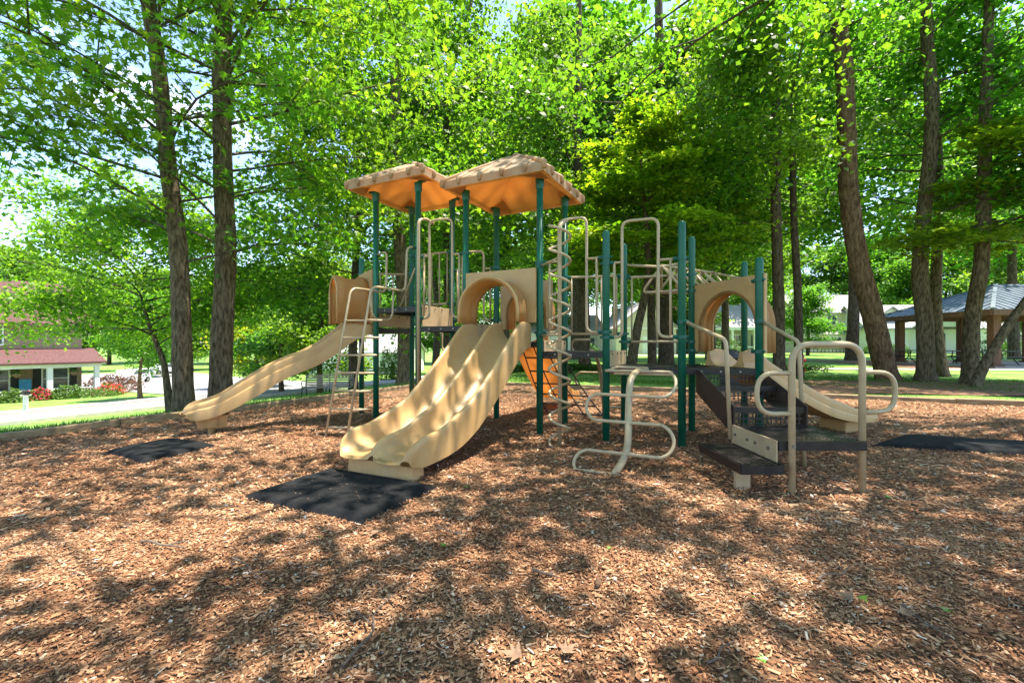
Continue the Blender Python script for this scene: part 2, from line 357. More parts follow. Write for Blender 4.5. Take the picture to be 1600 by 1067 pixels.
def clamp(k, z, direction=None):
    p = POST[k][0]; b = MB(); b.tube([(p.x, p.y, z - .02), (p.x, p.y, z + .02)], PR + .009, 16)
    d = V(*direction).normalized() if direction is not None else UH
    b.tube([p + V(0, 0, z), p + d * (PR + .055) + V(0, 0, z)], .024, 8)
    b.tube([p - d * (PR + .03) + V(0, 0, z), p + V(0, 0, z)], .016, 6)
    b.build('clamp', 'clamp', posts[k])

# ---- decks
def deck(poly, z, name='deck', label=None):
    """perforated dark platform on a parallelogram/triangle of posts"""
    ps = [POST[k][0] if isinstance(k, str) else k for k in poly]
    d = MB(); rim = MB()
    if len(ps) == 4:
        o, a, b_ = ps[0], ps[1] - ps[0], ps[3] - ps[0]
        na, nb = max(4, int(a.length / .038)), max(4, int(b_.length / .038))
        d.perf(o + V(0, 0, z), a, b_, na, nb, .55)
    else:
        o, a, b_ = ps; n = int((a - o).length / .05)
        for i in range(n):
            for j in range(n - i):
                q = [o + (a - o) * (s_ / n) + (b_ - o) * (t_ / n) + V(0, 0, z) for s_, t_ in ((i, j), (i + 1, j), (i, j + 1))]
                c = (q[0] + q[1] + q[2]) / 3; h = [c + (x - c) * .6 for x in q]
                d.add(q + h, [(0, 1, 4, 3), (1, 2, 5, 4), (2, 0, 3, 5)])
                if i + j < n - 1:
                    q = [o + (a - o) * (s_ / n) + (b_ - o) * (t_ / n) + V(0, 0, z) for s_, t_ in ((i + 1, j), (i + 1, j + 1), (i, j + 1))]
                    c = (q[0] + q[1] + q[2]) / 3; h = [c + (x - c) * .6 for x in q]
                    d.add(q + h, [(0, 1, 4, 3), (1, 2, 5, 4), (2, 0, 3, 5)])
    dk = d.build(name, 'deck', PS)
    c = sum((p for p in ps), V(0, 0, 0)) / len(ps)
    for i in range(len(ps)):
        p, q = ps[i], ps[(i + 1) % len(ps)]; e = (q - p).normalized() * (PR * .8); n = ((p + q) / 2 - c); n.z = 0
        rim.bar(p + e + V(0, 0, z - .035), q - e + V(0, 0, z - .035), .03, .075)
    rim.build('deck_rim', 'deck', dk)
    p, q = ps[0], ps[1]; dn = (q - p).normalized(); fn = V(dn.y, -dn.x, 0)
    for t in (.25, .5, .75):
        bl = MB(); x = p + (q - p) * t + fn * .014 + V(0, 0, z - .035); bl.tube([x, x + fn * .012], .011, 8); bl.build('bolt', 'bolt', dk)
    return dk
ZL, ZC, ZR, ZM, ZT = 1.78, 1.475, 1.245, 1.115, .93
deck(['L1', 'L2', 'L3', 'L4'], ZL); deck(['L2', 'R1', 'R4', 'L3'], ZC); deck(['R1', 'R2', 'R3', 'R4'], ZR)
deck(['R2', 'M1', 'M2', 'R3'], ZM); deck(['M1', 'T1', 'T2', 'M2'], ZT)
deck(['T1', 'T3', 'T2'], ZT + .002); deck(['S1', 'L1', 'L4'], ZC)
def riser(k1, k2, z0, z1, name='riser_panel', inset=.05, off=0):
    p, q = POST[k1][0] + UH * off, POST[k2][0] + UH * off; e = (q - p).normalized() * inset; b = MB()
    b.bar(p + e + V(0, 0, (z0 + z1) / 2), q - e + V(0, 0, (z0 + z1) / 2), .018, z1 - z0)
    o = b.build(name, 'panel', PS, bevel=.003); dn = (q - p).normalized(); fn = V(dn.y, -dn.x, 0)
    for t in (.15, .4, .6, .85):
        bl = MB(); x = p + (q - p) * t + V(0, 0, z1 - .035); bl.tube([x - fn * .02, x + fn * .02], .009, 8); bl.build('bolt', 'iron', o)
    return o
riser('L1', 'L4', ZC + .02, ZL - .08); riser('L2', 'L3', ZC + .01, ZL + .02, off=.032); riser('R1', 'R4', ZR + .01, ZC + .04, off=.032); riser('R2', 'R3', ZM, ZR + .02, off=.032); riser('M1', 'M2', ZT, ZM + .01, off=.032)
b = MB(); p, q = POST['M1'][0], POST['T1'][0]; dn = (q - p).normalized(); fn = V(dn.y, -dn.x, 0)
b.bar(p + dn * .1 + fn * .022 + V(0, 0, ZT - .06), q - dn * .1 + fn * .022 + V(0, 0, ZT - .06), .008, .055)
b.build('toe_plate', 'panel', PS)

# ---- moulded roofs
def roof(cu, cv, half, zeave, zapex, k):
    c = W(cu, cv); th = .10
    def C(a, b_, z): return c + UH * a + VH * b_ + V(0, 0, z)
    h = half; top = .05
    sh = MB()
    # outer shell
    cor = [(-h, -h), (h, -h), (h, h), (-h, h)]
    ring = lambda s_, z: [C(a * s_, b_ * s_, z) for a, b_ in cor]
    sh.loft([ring(1, zeave - th), ring(1, zeave), ring(.10, zapex - .02), ring(.05, zapex)], caps=False)
    n = len(sh.v); sh.add(ring(.05, zapex), [(0, 1, 2, 3)])
    ro = sh.build('roof', 'roof_top', PS)
    inn = MB(); s0 = .90
    inn.loft([ring(.998, zeave - th + .001), ring(s0, zeave - th + .001), ring(s0 - .015, zeave - .05), ring(.14, zapex - .16), ring(.09, zapex - .10)], caps=False)
    inn.add(ring(.09, zapex - .10), [(3, 2, 1, 0)])
    inn.build('ceiling_shell', 'plastic_thin', ro)
    # underside corner gussets
    for a, b_ in cor:
        g = MB(); g.add([C(a * .93, b_ * .93, zeave - th), C(a * .93, b_ * .55, zeave - th), C(a * .55, b_ * .93, zeave - th), C(a * .62, b_ * .62, zeave + .06)], [(0, 1, 2), (1, 2, 3), (0, 1, 3), (0, 2, 3)])
        g.build('gusset', 'plastic_thin', ro)
    # fascia ribs and rolls, face by face
    slope = (zapex - zeave)
    for f in range(4):
        (ax, ay), (bx, by) = cor[f], cor[(f + 1) % 4]; nx_, ny_ = (ax + bx) / 2, (ay + by) / 2; ln = math.hypot(nx_, ny_); nx_ /= ln; ny_ /= ln
        tx, ty = (bx - ax) / (2 * h), (by - ay) / (2 * h)
        for t in (-.66, -.22, .22, .66):
            m_ = MB(); e = V(nx_ * h + tx * t * h, ny_ * h + ty * t * h, 0)
            run = 1 - abs(t)
            pts = [C(e.x + nx_ * .012, e.y + ny_ * .012, zeave - th * .75), C(e.x + nx_ * .014, e.y + ny_ * .014, zeave + .004)]
            for s_ in np.linspace(.04, run, 5): pts.append(C(e.x - nx_ * h * s_, e.y - ny_ * h * s_, zeave + slope * s_ + .012))
            m_.tube(pts, .024, 7, rs=[.022, .034] + [.031, .027, .024, .021] + [.012]); m_.build('tile_roll', 'roof_top', ro, smooth=True)
        m_ = MB(); a, b_ = cor[f]
        m_.tube([C(a * 1.01, b_ * 1.01, zeave - th * .8), C(a * 1.012, b_ * 1.012, zeave + .0)] + [C(a * s_, b_ * s_, zeave + slope * (1 - s_) + .012) for s_ in (.95, .7, .4, .08)], .035, 8, rs=[.03, .038, .036, .034, .034, .026])
        m_.build('hip_roll', 'roof_top', ro, smooth=True)
    m_ = MB(); m_.tube([C(0, 0, zapex - .03), C(0, 0, zapex + .03)], .06, 10, rs=[.09, .045]); m_.build('finial_cap', 'roof_top', ro, smooth=True)
    return ro
cl = sum((POST[k][0] for k in ('L1', 'L2', 'L3', 'L4')), V(0, 0, 0)) / 4 - O0; crr = sum((POST[k][0] for k in ('R1', 'R2', 'R3', 'R4')), V(0, 0, 0)) / 4 - O0
roof(cl.dot(UH), cl.dot(VH), .745, 3.74, 4.17, 'L'); roof(crr.dot(UH), crr.dot(VH), .765, 3.49, 3.99, 'R')

# ---- slides
def nlobe_w(r_, nl):
    if nl == 1: return math.sqrt(max(0, 1 - r_ * r_))
    q = (abs(r_) - .5) / .5; return math.sqrt(max(0, 1 - q * q))
def slide(name, start, direction, ts, zs, prof, parts=48, mat_='plastic', ear=.07, label=None, lat=None, lobe=.09, nl=1):
    d = V(*direction).normalized(); s_ = V(-d.y, d.x, 0) if lat is None else V(*lat)
    T = np.linspace(ts[0], ts[-1], parts); zf = [smooth_interp(ts, zs, t) for t in T]
    rings = []
    for i, t in enumerate(T):
        i0, i1 = max(i - 1, 0), min(i + 1, parts - 1); tan = d * (T[i1] - T[i0]) + V(0, 0, zf[i1] - zf[i0]); tan.normalize()
        nrm = s_.cross(tan).normalized()
        if nrm.z < 0: nrm = -nrm
        c = V(*start) + d * t + V(0, 0, zf[i]); f = t / ts[-1]; e = sm((f - .80) / .20) * lobe; pr = prof(f); wmax = max(abs(a) for a, _ in pr)
        droop = -.02 * sm((f - .94) / .06)
        rings.append([c + s_ * a + nrm * b_ + d * (e * (nlobe_w(a / wmax, nl) - .75)) + (V(0, 0, droop) if b_ > -.04 else V(0, 0, .012 * sm((f - .93) / .07)) - d * (.05 * sm((f - .93) / .07))) for a, b_ in pr])
    b = MB(); b.loft(rings); o = b.build(name, mat_, PS, smooth=True)
    mod = o.modifiers.new('bevel', 'EDGE_SPLIT'); mod.split_angle = R(50)
    if label: o['label'] = label
    return o, rings
def arc_wall(x0, x1, hw, n=7):
    """rim to bed: quarter ellipse from (x0,hw) down to (x1,0)"""
    return [(x0 + (x1 - x0) * (1 - math.cos(k / n * math.pi / 2)) ** 1.0, hw * (1 - math.sin(k / n * math.pi / 2))) for k in range(n + 1)]
def rim(x, hw, r_, n=5, sgn=1):
    return [(x - sgn * r_ * math.cos(math.pi * k / n), hw + r_ * math.sin(math.pi * k / n)) for k in range(n + 1)]
def wallh(f, base, ear, endh):
    e = ear * math.exp(-((f - .07) / .06) ** 2)
    if f < .03: e *= .6
    g = min(1, max(0, (f - .84) / .16))
    return .035 + (base + e + (endh - base) * sm((f - .65) / .2) - .035) * math.sqrt(max(0, 1 - g ** 2.4))
def narrow(f):
    g = min(1, max(0, (f - .90) / .10)); return .74 + .26 * math.sqrt(max(0, 1 - g * g * .999))
def prof_single(hw_, half, drop, ear, endh):
    def g(f):
        hw = wallh(f, hw_, ear, endh); flare = (1 + .10 * sm((f - .6) / .2)) * (.5 + .5 * narrow(f)); h = half * flare; r_ = .028
        left = rim(-h - r_, hw - .03, r_); bed = arc_wall(-h, -h + .15, hw - .03)
        q_ = -h - 2 * r_; pts = [(q_ - .022, -drop), (q_ - .024, max(hw * .30 - .02, -drop + .008)), (q_ - .018, max(hw * .30, -drop + .012)), (q_ - .004, max(hw * .34, -drop + .016)), (q_ - .004, max(hw - .05, -drop + .02))] + left + bed[1:]
        # slightly dished bed
        pts += [(0, -.008)]
        pts += [(-a, b_) for a, b_ in reversed(pts[:-1])]
        return pts
    return g
def prof_double(hw_, half, drop, ear, endh):
    def g(f):
        hw = wallh(f, hw_, ear, endh); mid = wallh(f, hw_ * .97, ear * .9, endh * .85); r_ = .03; h = half * (1 + .03 * sm((f - .6) / .2)) * (.5 + .5 * narrow(f))
        pts = [(-h - 2 * r_, -drop), (-h - 2 * r_ - .004, max(hw - .06, -drop + .01))] + rim(-h - r_, hw - .03, r_)
        pts += arc_wall(-h, -h + .19, hw - .03)[1:]
        up = arc_wall(-r_, -r_ - .19, mid - .03); pts += list(reversed(up))
        pts += rim(0, mid - .03, r_)[1:-1]
        left = [q for q in pts]; core = left[:-4] if False else left
        # mirror the left side without repeating the mid rim
        n_mid = len(rim(0, mid - .03, r_)[1:-1]); side = pts[:-n_mid]
        return side + rim(0, mid - .03, r_)[1:-1] + [(-a, b_) for a, b_ in reversed(side)]
    return g
# double slide on the front of the right tower
ds, rg = slide('double_slide', W(.585, -.02), -VH, [0, .12, .3, .55, .95, 1.35, 1.65, 1.9, 2.2, 2.47], [1.24, 1.23, 1.15, .96, .65, .39, .27, .225, .205, .20],
               prof_double(.255, .395, .07, .035, .20), parts=84, nl=2, lobe=.10, label='double tan slide with two lanes')
b = MB(); c0 = W(.585, -2.28); n = 24
b.loft([[c0 + UH * (.39 * math.copysign(abs(math.cos(2 * math.pi * k / n)) ** .6, math.cos(2 * math.pi * k / n)) * s_) + VH * (.17 * math.copysign(abs(math.sin(2 * math.pi * k / n)) ** .6, math.sin(2 * math.pi * k / n)) * s_) + V(0, 0, z) for k in range(n)] for s_, z in ((1.03, -.03), (1, .06), (.97, .19))])
b.build('pedestal', 'plastic', ds, smooth=False)

def hood(name, p0, p1, out, z0, z1, depth=.36, label=None):
    """panel with an arched opening between p0 and p1 (viewed from the slide side), hood tunnel reaching out"""
    p0, p1 = V(*p0), V(*p1); a = p1 - p0; w = a.length; a.normalize(); o_ = V(*out).normalized(); mid = (p0 + p1) / 2
    H = z1 - z0; r_ = w * .5 - .13; AT = H - .17; hs = AT - r_; n = 18
    arch = [(-r_, 0)] + [(-r_ * math.cos(math.pi * k / n), max(hs, .02) + (AT - max(hs, .02)) * math.sin(math.pi * k / n)) for k in range(n + 1)] + [(r_, 0)]
    hw = w / 2
    outer = [(-hw, 0)]
    for x, z in arch[1:-1]:
        # project arch point to the rectangle border
        cx_, cz_ = 0, max(hs, .02); dx, dz = x - cx_, z - cz_; t = min(hw / abs(dx) if abs(dx) > 1e-6 else 1e9, (H - cz_) / dz if dz > 1e-6 else 1e9); outer.append((dx * t, cz_ + dz * t))
    outer.append((hw, 0)); outer[1] = (-hw, outer[1][1]); outer[-2] = (hw, outer[-2][1])
    for cx_ in (-hw, hw):
        k_ = min(range(1, len(outer) - 1), key=lambda i_: abs(outer[i_][0] - cx_) + abs(outer[i_][1] - H)); outer[k_] = (cx_, H)
    def Q(x, z, d): return mid + a * x + o_ * d + V(0, 0, z0 + z)
    b = MB(); m_ = len(arch)
    for d, flip in ((.02, 0), (-.02, 1)):
        vs_ = [Q(x, z, d) for x, z in arch] + [Q(x, z, d) for x, z in outer]
        b.add(vs_, [((i, i + 1, m_ + i + 1, m_ + i) if not flip else (i + 1, i, m_ + i, m_ + i + 1)) for i in range(m_ - 1)])
    b.loft([[Q(x, z, -.02) for x, z in outer], [Q(x, z, .02) for x, z in outer]], closed=False)
    # corner crossings of the rectangle
    pan = b.build(name, 'plastic', PS, bevel=0)
    if label: pan['label'] = label
    t = MB(); rings = []
    for d, s_, lip in ((-.02, 1.0, 0), (.05, 1.0, 0), (.08, 1.08, 0), (.13, 1.09, 0), (.15, 1.02, 0), (depth * .72, 1.02, 0), (depth * .78, 1.07, 0), (depth, 1.08, 0)):
        rings.append([Q(x * s_, z * (1 + (s_ - 1) * .8), d) for x, z in arch])
    t.loft(rings, closed=False)
    hd = t.build('tunnel', 'plastic_thin', pan, smooth=True)
    so = hd.modifiers.new('thick', 'SOLIDIFY'); so.thickness = .035; so.offset = 1
    e = MB(); e.tube([Q(x * 1.085, z * 1.065, depth) for x, z in arch], .02, 8); e.build('lip', 'plastic', pan, smooth=True)
    return pan
hood('slide_hood', W(.045, -.05), W(1.125, -.05), -VH, 1.50, 2.22, .34)

# wave slide on the left
sd = V(-.839, -.545, 0); smid = (POST['L1'][0] + POST['S1'][0]) / 2
edge = (POST['S1'][0] - POST['L1'][0]).normalized(); sd = V(edge.y, -edge.x, 0); sd = sd if sd.x < 0 else -sd
ws, _ = slide('wave_slide', smid, sd, [0, .15, .4, .7, .95, 1.15, 1.4, 1.7, 2.0, 2.2, 2.38, 2.55],
              [1.475, 1.46, 1.33, 1.10, .96, .88, .76, .57, .40, .32, .29, .285], prof_single(.17, .22, .11, .06, .13), parts=64, label='long tan wave slide reaching left')
f0 = smid + sd * 2.2; g0 = gz(f0.x, f0.y); lat = V(-sd.y, sd.x, 0); b = MB()
b.loft([[f0 + sd * (a * s_) + lat * (c * s_) + V(0, 0, z) for a, c in ((-.2, -.2), (-.07, -.2), (-.07, -.235), (.07, -.235), (.07, -.2), (.2, -.2), (.2, .2), (.07, .2), (.07, .235), (-.07, .235), (-.07, .2), (-.2, .2))] for s_, z in ((.80, g0 + .11), (1.0, .22))])
b.build('foot_skirt', 'plastic', ws)
b = MB(); b.tube([(f0.x, f0.y, g0 - .05), (f0.x, f0.y, g0 + .2)], .05, 14); b.build('support_post', 'plastic', ws)
hood('slide_hood', POST['L1'][0] + edge * .05 + sd * .04, POST['S1'][0] - edge * .05 + sd * .04, sd, 1.55, 2.42, .52)

# small slide on the right
e2 = (POST['T3'][0] - POST['T2'][0]).normalized(); rd = V(-e2.y, e2.x, 0); rd = rd if rd.x > 0 else -rd
rmid = (POST['T3'][0] + POST['T2'][0]) / 2
rs_, _ = slide('small_slide', rmid + rd * .02, rd, [0, .15, .4, .8, 1.2, 1.55, 1.85, 2.1, 2.4], [.935, .92, .82, .62, .43, .30, .235, .215, .21], prof_single(.18, .24, .05, .06, .12), parts=50, label='short tan slide beside the stairs')
f0 = rmid + rd * 2.1; lat = V(-rd.y, rd.x, 0); b = MB()
b.loft([[f0 + rd * (a * s_) + lat * (c * s_) + V(0, 0, z) for a, c in ((-.2, -.2), (.2, -.2), (.2, .2), (-.2, .2))] for s_, z in ((1, -.03), (.95, .17))]); b.build('pedestal', 'plastic', rs_, bevel=.02)
hood('slide_hood', POST['T2'][0] + e2 * .02 + rd * .03, POST['T3'][0] + e2 * .06 + rd * .03, rd, 1.11, 2.02, .22)

# curved slide behind the right tower
bs, _ = slide('rear_slide', W(.50, .95), (VH - UH * .05), [0, .15, .4, .8, 1.2, 1.55, 1.85, 2.2], [1.25, 1.22, 1.06, .72, .42, .26, .2, .2], prof_single(.15, .22, .05, .06, .12), parts=40, mat_='plastic_thin', label='rear slide glowing orange against the light')
hood('slide_hood', W(.05, .97), W(.95, .97), VH, 1.45, 2.2, .3)

# ---- rails and barriers
def rail(name, pts, r_=.0185, rad=.09, parent=PS, seg=8):
    b = MB(); b.tube(fillet(pts, rad), r_, seg); return b.build(name, 'tube', parent, smooth=True)
def barrier(k1, k2, u0, u1, zb, zt, arch, side=0.0, pole=False):
    """entry arch between two posts: two rails on each side, balusters and a raised arch in the middle"""
    p, q = POST[k1][0], POST[k2][0]; d = q - p; L = d.length; d.normalize(); n = V(d.y, -d.x, 0) * side
    def Q(t, z): return p + d * (t * L) + n + V(0, 0, z)
    pts = [Q(.04, zb), Q(u0, zb), Q(u0, arch), Q(u1, arch), Q(u1, zb), Q(.96, zb)]
    root = rail('entry_arch', pts, .0185, .10)
    rail('top_rail', [Q(.04, zt), Q(u0, zt)], .016, .05, root); rail('top_rail', [Q(u1, zt), Q(.96, zt)], .016, .05, root)
    for t in (u0 * .52, 1 - (1 - u1) * .48): rail('baluster', [Q(t, zb), Q(t, zt)], .016, .05, root)
    for z in (zb, zt): clamp(k1, z, d); clamp(k2, z, -d)
    return root
def fence(k1, k2, zb, zt, n=4, side=0.0):
    p, q = POST[k1][0], POST[k2][0]; d = q - p; L = d.length; d.normalize(); nn = V(d.y, -d.x, 0) * side
    def Q(t, z): return p + d * (t * L) + nn + V(0, 0, z)
    root = rail('barrier_rail', [Q(.04, zt), Q(.10, zt + .0), Q(.96, zt)], .0175, .02); rail('barrier_rail', [Q(.04, zb), Q(.96, zb)], .0175, .02, root)
    for k in range(n):
        t = .12 + .76 * k / (n - 1); rail('baluster', [Q(t, zb), Q(t, zt)], .0125, .02, root)
    for z in (zb, zt): clamp(k1, z, d); clamp(k2, z, -d)
    return root
barrier('M1', 'T1', .22, .70, ZT + .37, ZT + 1.29, 2.72)
barrier('R2', 'M1', .30, .72, ZM + .25, ZM + 1.18, 2.83)
barrier('L2', 'R1', .24, .72, ZC + .13, ZC + 1.05, 3.05)
barrier('L3', 'R4', .24, .72, ZC + .13, ZC + .98, 2.75)
fence('M2', 'T2', ZT + .32, ZT + 1.25, 3); fence('R3', 'M2', ZM + .25, ZM + 1.1, 4)
fence('L4', 'L3', ZL + .12, ZL + 1.0, 5); fence('S1', 'L4', ZC + .12, ZC + .98, 4)

# fire pole beside the middle deck, with its arch
fp = W(-.62, -.30); b = MB(); b.tube(fillet([fp + V(0, 0, -.05), fp + V(0, 0, 3.0), fp + VH * .16 + V(0, 0, 3.07), W(-.58, .0, 3.02)], .08), .024, 10); fpo = b.build('fire_pole', 'tube', PS, smooth=True)

# spiral climber in front of the right half
sc = V(px(874.5, 5.34), 5.34, 0); b = MB(); b.tube(fillet([sc + V(0, 0, -.05), sc + V(0, 0, 2.63), sc + V(.10, .10, 2.72), POST['R2'][0] + (POST['M1'][0] - POST['R2'][0]) * .38 + V(0, 0, 2.80)], .06), .0235, 12)
sp = b.build('spiral_climber', 'tube', PS, smooth=True); b = MB(); pts = []
turns = (2.62 - .0) / .286
for k in range(int(turns * 20) + 1):
    t = k / 20; z = 2.63 - t * .286; a = R(180) + t * 2 * math.pi; rr = .125
    if z < .05: rr = .125 + (.05 - z) * 1.2
    pts.append(sc + V(rr * math.cos(a), rr * math.sin(a), max(z, .0)))
b.tube(pts, .0165, 8); b.build('coil', 'tube', sp, smooth=True)
for z in (1.33, 2.25): rail('pole_arm', [POST['R2'][0] + V(0, 0, z), sc + V(0, 0, z)], .015, .02, sp); clamp('R2', z, sc - POST['R2'][0])

# serpentine loop climber on the front
def serpentine(name, pole, levels, half, base, r1=.036, r2=.0175):
    """thick bent mast with one tube winding left and right across it"""
    b = MB(); mast = spline(pole, 8); b.tube(mast, r1, 10); o = b.build(name, 'tube', PS, smooth=True)
    zs_ = [p.z for p in mast]
    def m_at(z):
        i = min(range(len(mast)), key=lambda k: abs(mast[k].z - z)); return mast[i]
    pts = []; sgn = -1
    for i, z in enumerate(levels):
        c = m_at(z); z2 = levels[i + 1] if i + 1 < len(levels) else None
        pts.append(c + V(0, 0, z - c.z) - VH * .03)
        if z2 is None: break
        c2 = m_at(z2); h = (z - z2) / 2; q0 = c + V(0, 0, z - c.z) - VH * .03; q1 = c2 + V(0, 0, z2 - c2.z) - VH * .03
        w = half if i else half * .8
        for k in range(17):
            a = math.pi / 2 - math.pi * k / 16
            f = k / 16; pts.append(q0 * (1 - f) + q1 * f + UH * (sgn * (w - h + h * math.cos(a))) - V(0, 0, 0) + V(0, 0, (h * math.sin(a) - (q0.z * (1 - f) + q1.z * f - (z + z2) / 2))))
        sgn = -sgn
    b = MB(); b.tube(spline(pts, 3), r2, 8); b.build('loop_tube', 'tube', o, smooth=True); return o
serpentine('loop_climber', [at(1010, 577, 5.38), at(995, 581, 5.1), at(985, 597, 4.8), at(982, 640, 4.6), at(981, 690, 4.38), at(974, 718, 4.25), at(957, 745, 4.15)],
           [.93, .905, .68, .43, .17, .01], .44, None)
serpentine('loop_climber', [W(1.55, 1.0, 1.12), W(1.55, 1.25, 1.05), W(1.55, 1.5, .8), W(1.55, 1.6, .5), W(1.55, 1.8, -.02)], [1.28, 1.02, .76, .5, .2], .42, None, r1=.03)

# v-step ladder in front of the left tower
def ladder():
    def A(u, v, z): return W(u, v, z)
    u0, u1 = -1.235, -.86
    top0 = A(u0, -.26, 1.99); top1 = A(u1, -.26, 1.99)
    l1, l2 = POST['L1'][0], POST['L2'][0]
    o = rail('step_ladder', [A(u0, -1.42, -.05), A(u0, -.98, 1.99), A(u0, -.30, 1.99), A(u0 - .02, -.26, 2.62), l1 + V(0, 0, 2.64)], .017, .12)
    rail('side_rail', [A(u1, -1.42, -.05), A(u1, -.98, 1.99), A(u1, -.30, 1.99), A(u1, -.26, 2.66), l2 + V(0, 0, 2.66)], .017, .12, o)
    clamp('L1', 2.64, A(u0, -.26, 0) - l1); clamp('L2', 2.66, A(u1, -.26, 0) - l2)
    rail('hand_loop', [A(u0, -.62, 1.99), A(u0, -.58, 1.58), A(u0, -.16, 1.58), A(u0, -.14, 2.02)], .016, .14, o)
    for k in range(7):
        z = .14 + k * .232; f = (z + .05) / 2.04; v = -1.42 + .44 * f
        rail('step', [A(u0, v, z), A(u1 + .10, v + .20, z), A(u1, v, z + .003)], .0135, .03, o)
        m_ = MB(); m_.add([A(u0 + .12, v + .055, z + .01), A(u1, v + .005, z + .012), A(u1 + .10, v + .19, z + .01)], [(0, 1, 2)])
    return o
ladder()
rail('cross_brace', [W(-1.55, .35, ZL), W(-1.28, .45, ZL + .72), W(-.98, .55, ZL)], .0165, .05)
# stepped climber and hanging steps behind the left tower
rail('stepped_climber', [W(-1.3, .95, ZL - .1), W(-1.3, .95, 1.45), W(-1.18, 1.05, 1.45), W(-1.18, 1.05, 1.12), W(-1.06, 1.12, 1.12), W(-1.06, 1.12, .8), W(-.95, 1.2, .8), W(-.95, 1.2, -.05)], .0155, .03)
rail('hanging_step', [W(-.6, .9, ZC - .06), W(-.6, 1.0, 1.3), W(-.25, 1.0, 1.3), W(-.25, .9, ZC - .06)], .0145, .03)
rail('hanging_step', [W(-.55, 1.2, 1.02), W(-.1, 1.2, 1.02)], .0145, .03)

# chain net behind the right tower
b = MB(); top = [W(.42 + .2 * k, .97, ZR - .05) for k in range(4)]; bot = [W(.62 + .33 * k, 1.62, .02) for k in range(4)]
for t, q in zip(top, bot): b.tube([t * (1 - s_) + q * s_ + V(0, 0, -.08 * math.sin(math.pi * s_)) for s_ in np.linspace(0, 1, 9)], .011, 5)
net = b.build('chain_net', 'chain', PS)
for s_ in (.14, .30, .46, .62, .78, .94):
    for k in range(3):
        b = MB(); q = [top[k + i] * (1 - s_) + bot[k + i] * s_ + V(0, 0, -.08 * math.sin(math.pi * s_)) for i in (0, 1)]; b.tube(q, .014, 6); b.build('net_rung', 'chain', net)

# overhead ladder behind the lower deck
c0, c1 = at(1034, 415, 6.35), at(1114, 426, 8.2); ax = (c1 - c0); cdir = ax.normalized(); lat = V(-cdir.y, cdir.x, 0).normalized()
ov = rail('overhead_ladder', [c0, c1], .021, .02)
for s_ in (-1, 1): rail('lower_rail', [c0 + lat * (.24 * s_) - V(0, 0, .36), c1 + lat * (.24 * s_) - V(0, 0, .36)], .019, .02, ov)
for k in range(5):
    p = c0 + ax * (k / 4)
    rail('rung', [p, p + lat * .31 - V(0, 0, .37), p - lat * .31 - V(0, 0, .37), p], .018, .12, ov)
    if k < 4:
        for s_ in (-1, 1): rail('strut', [p, c0 + ax * ((k + 1) / 4) + lat * (.24 * s_) - V(0, 0, .36)], .015, .02, ov)
rail('support_rail', [POST['M2'][0] + V(0, 0, 2.37), c0 + V(0, 0, -.02), POST['T2'][0] + V(0, 0, 2.36)], .0185, .05, ov)
rail('support_rail', [c1, POST['Q1'][0] + V(0, 0, 2.17)], .0185, .05, ov); clamp('Q1', 2.17, c1 - POST['Q1'][0])

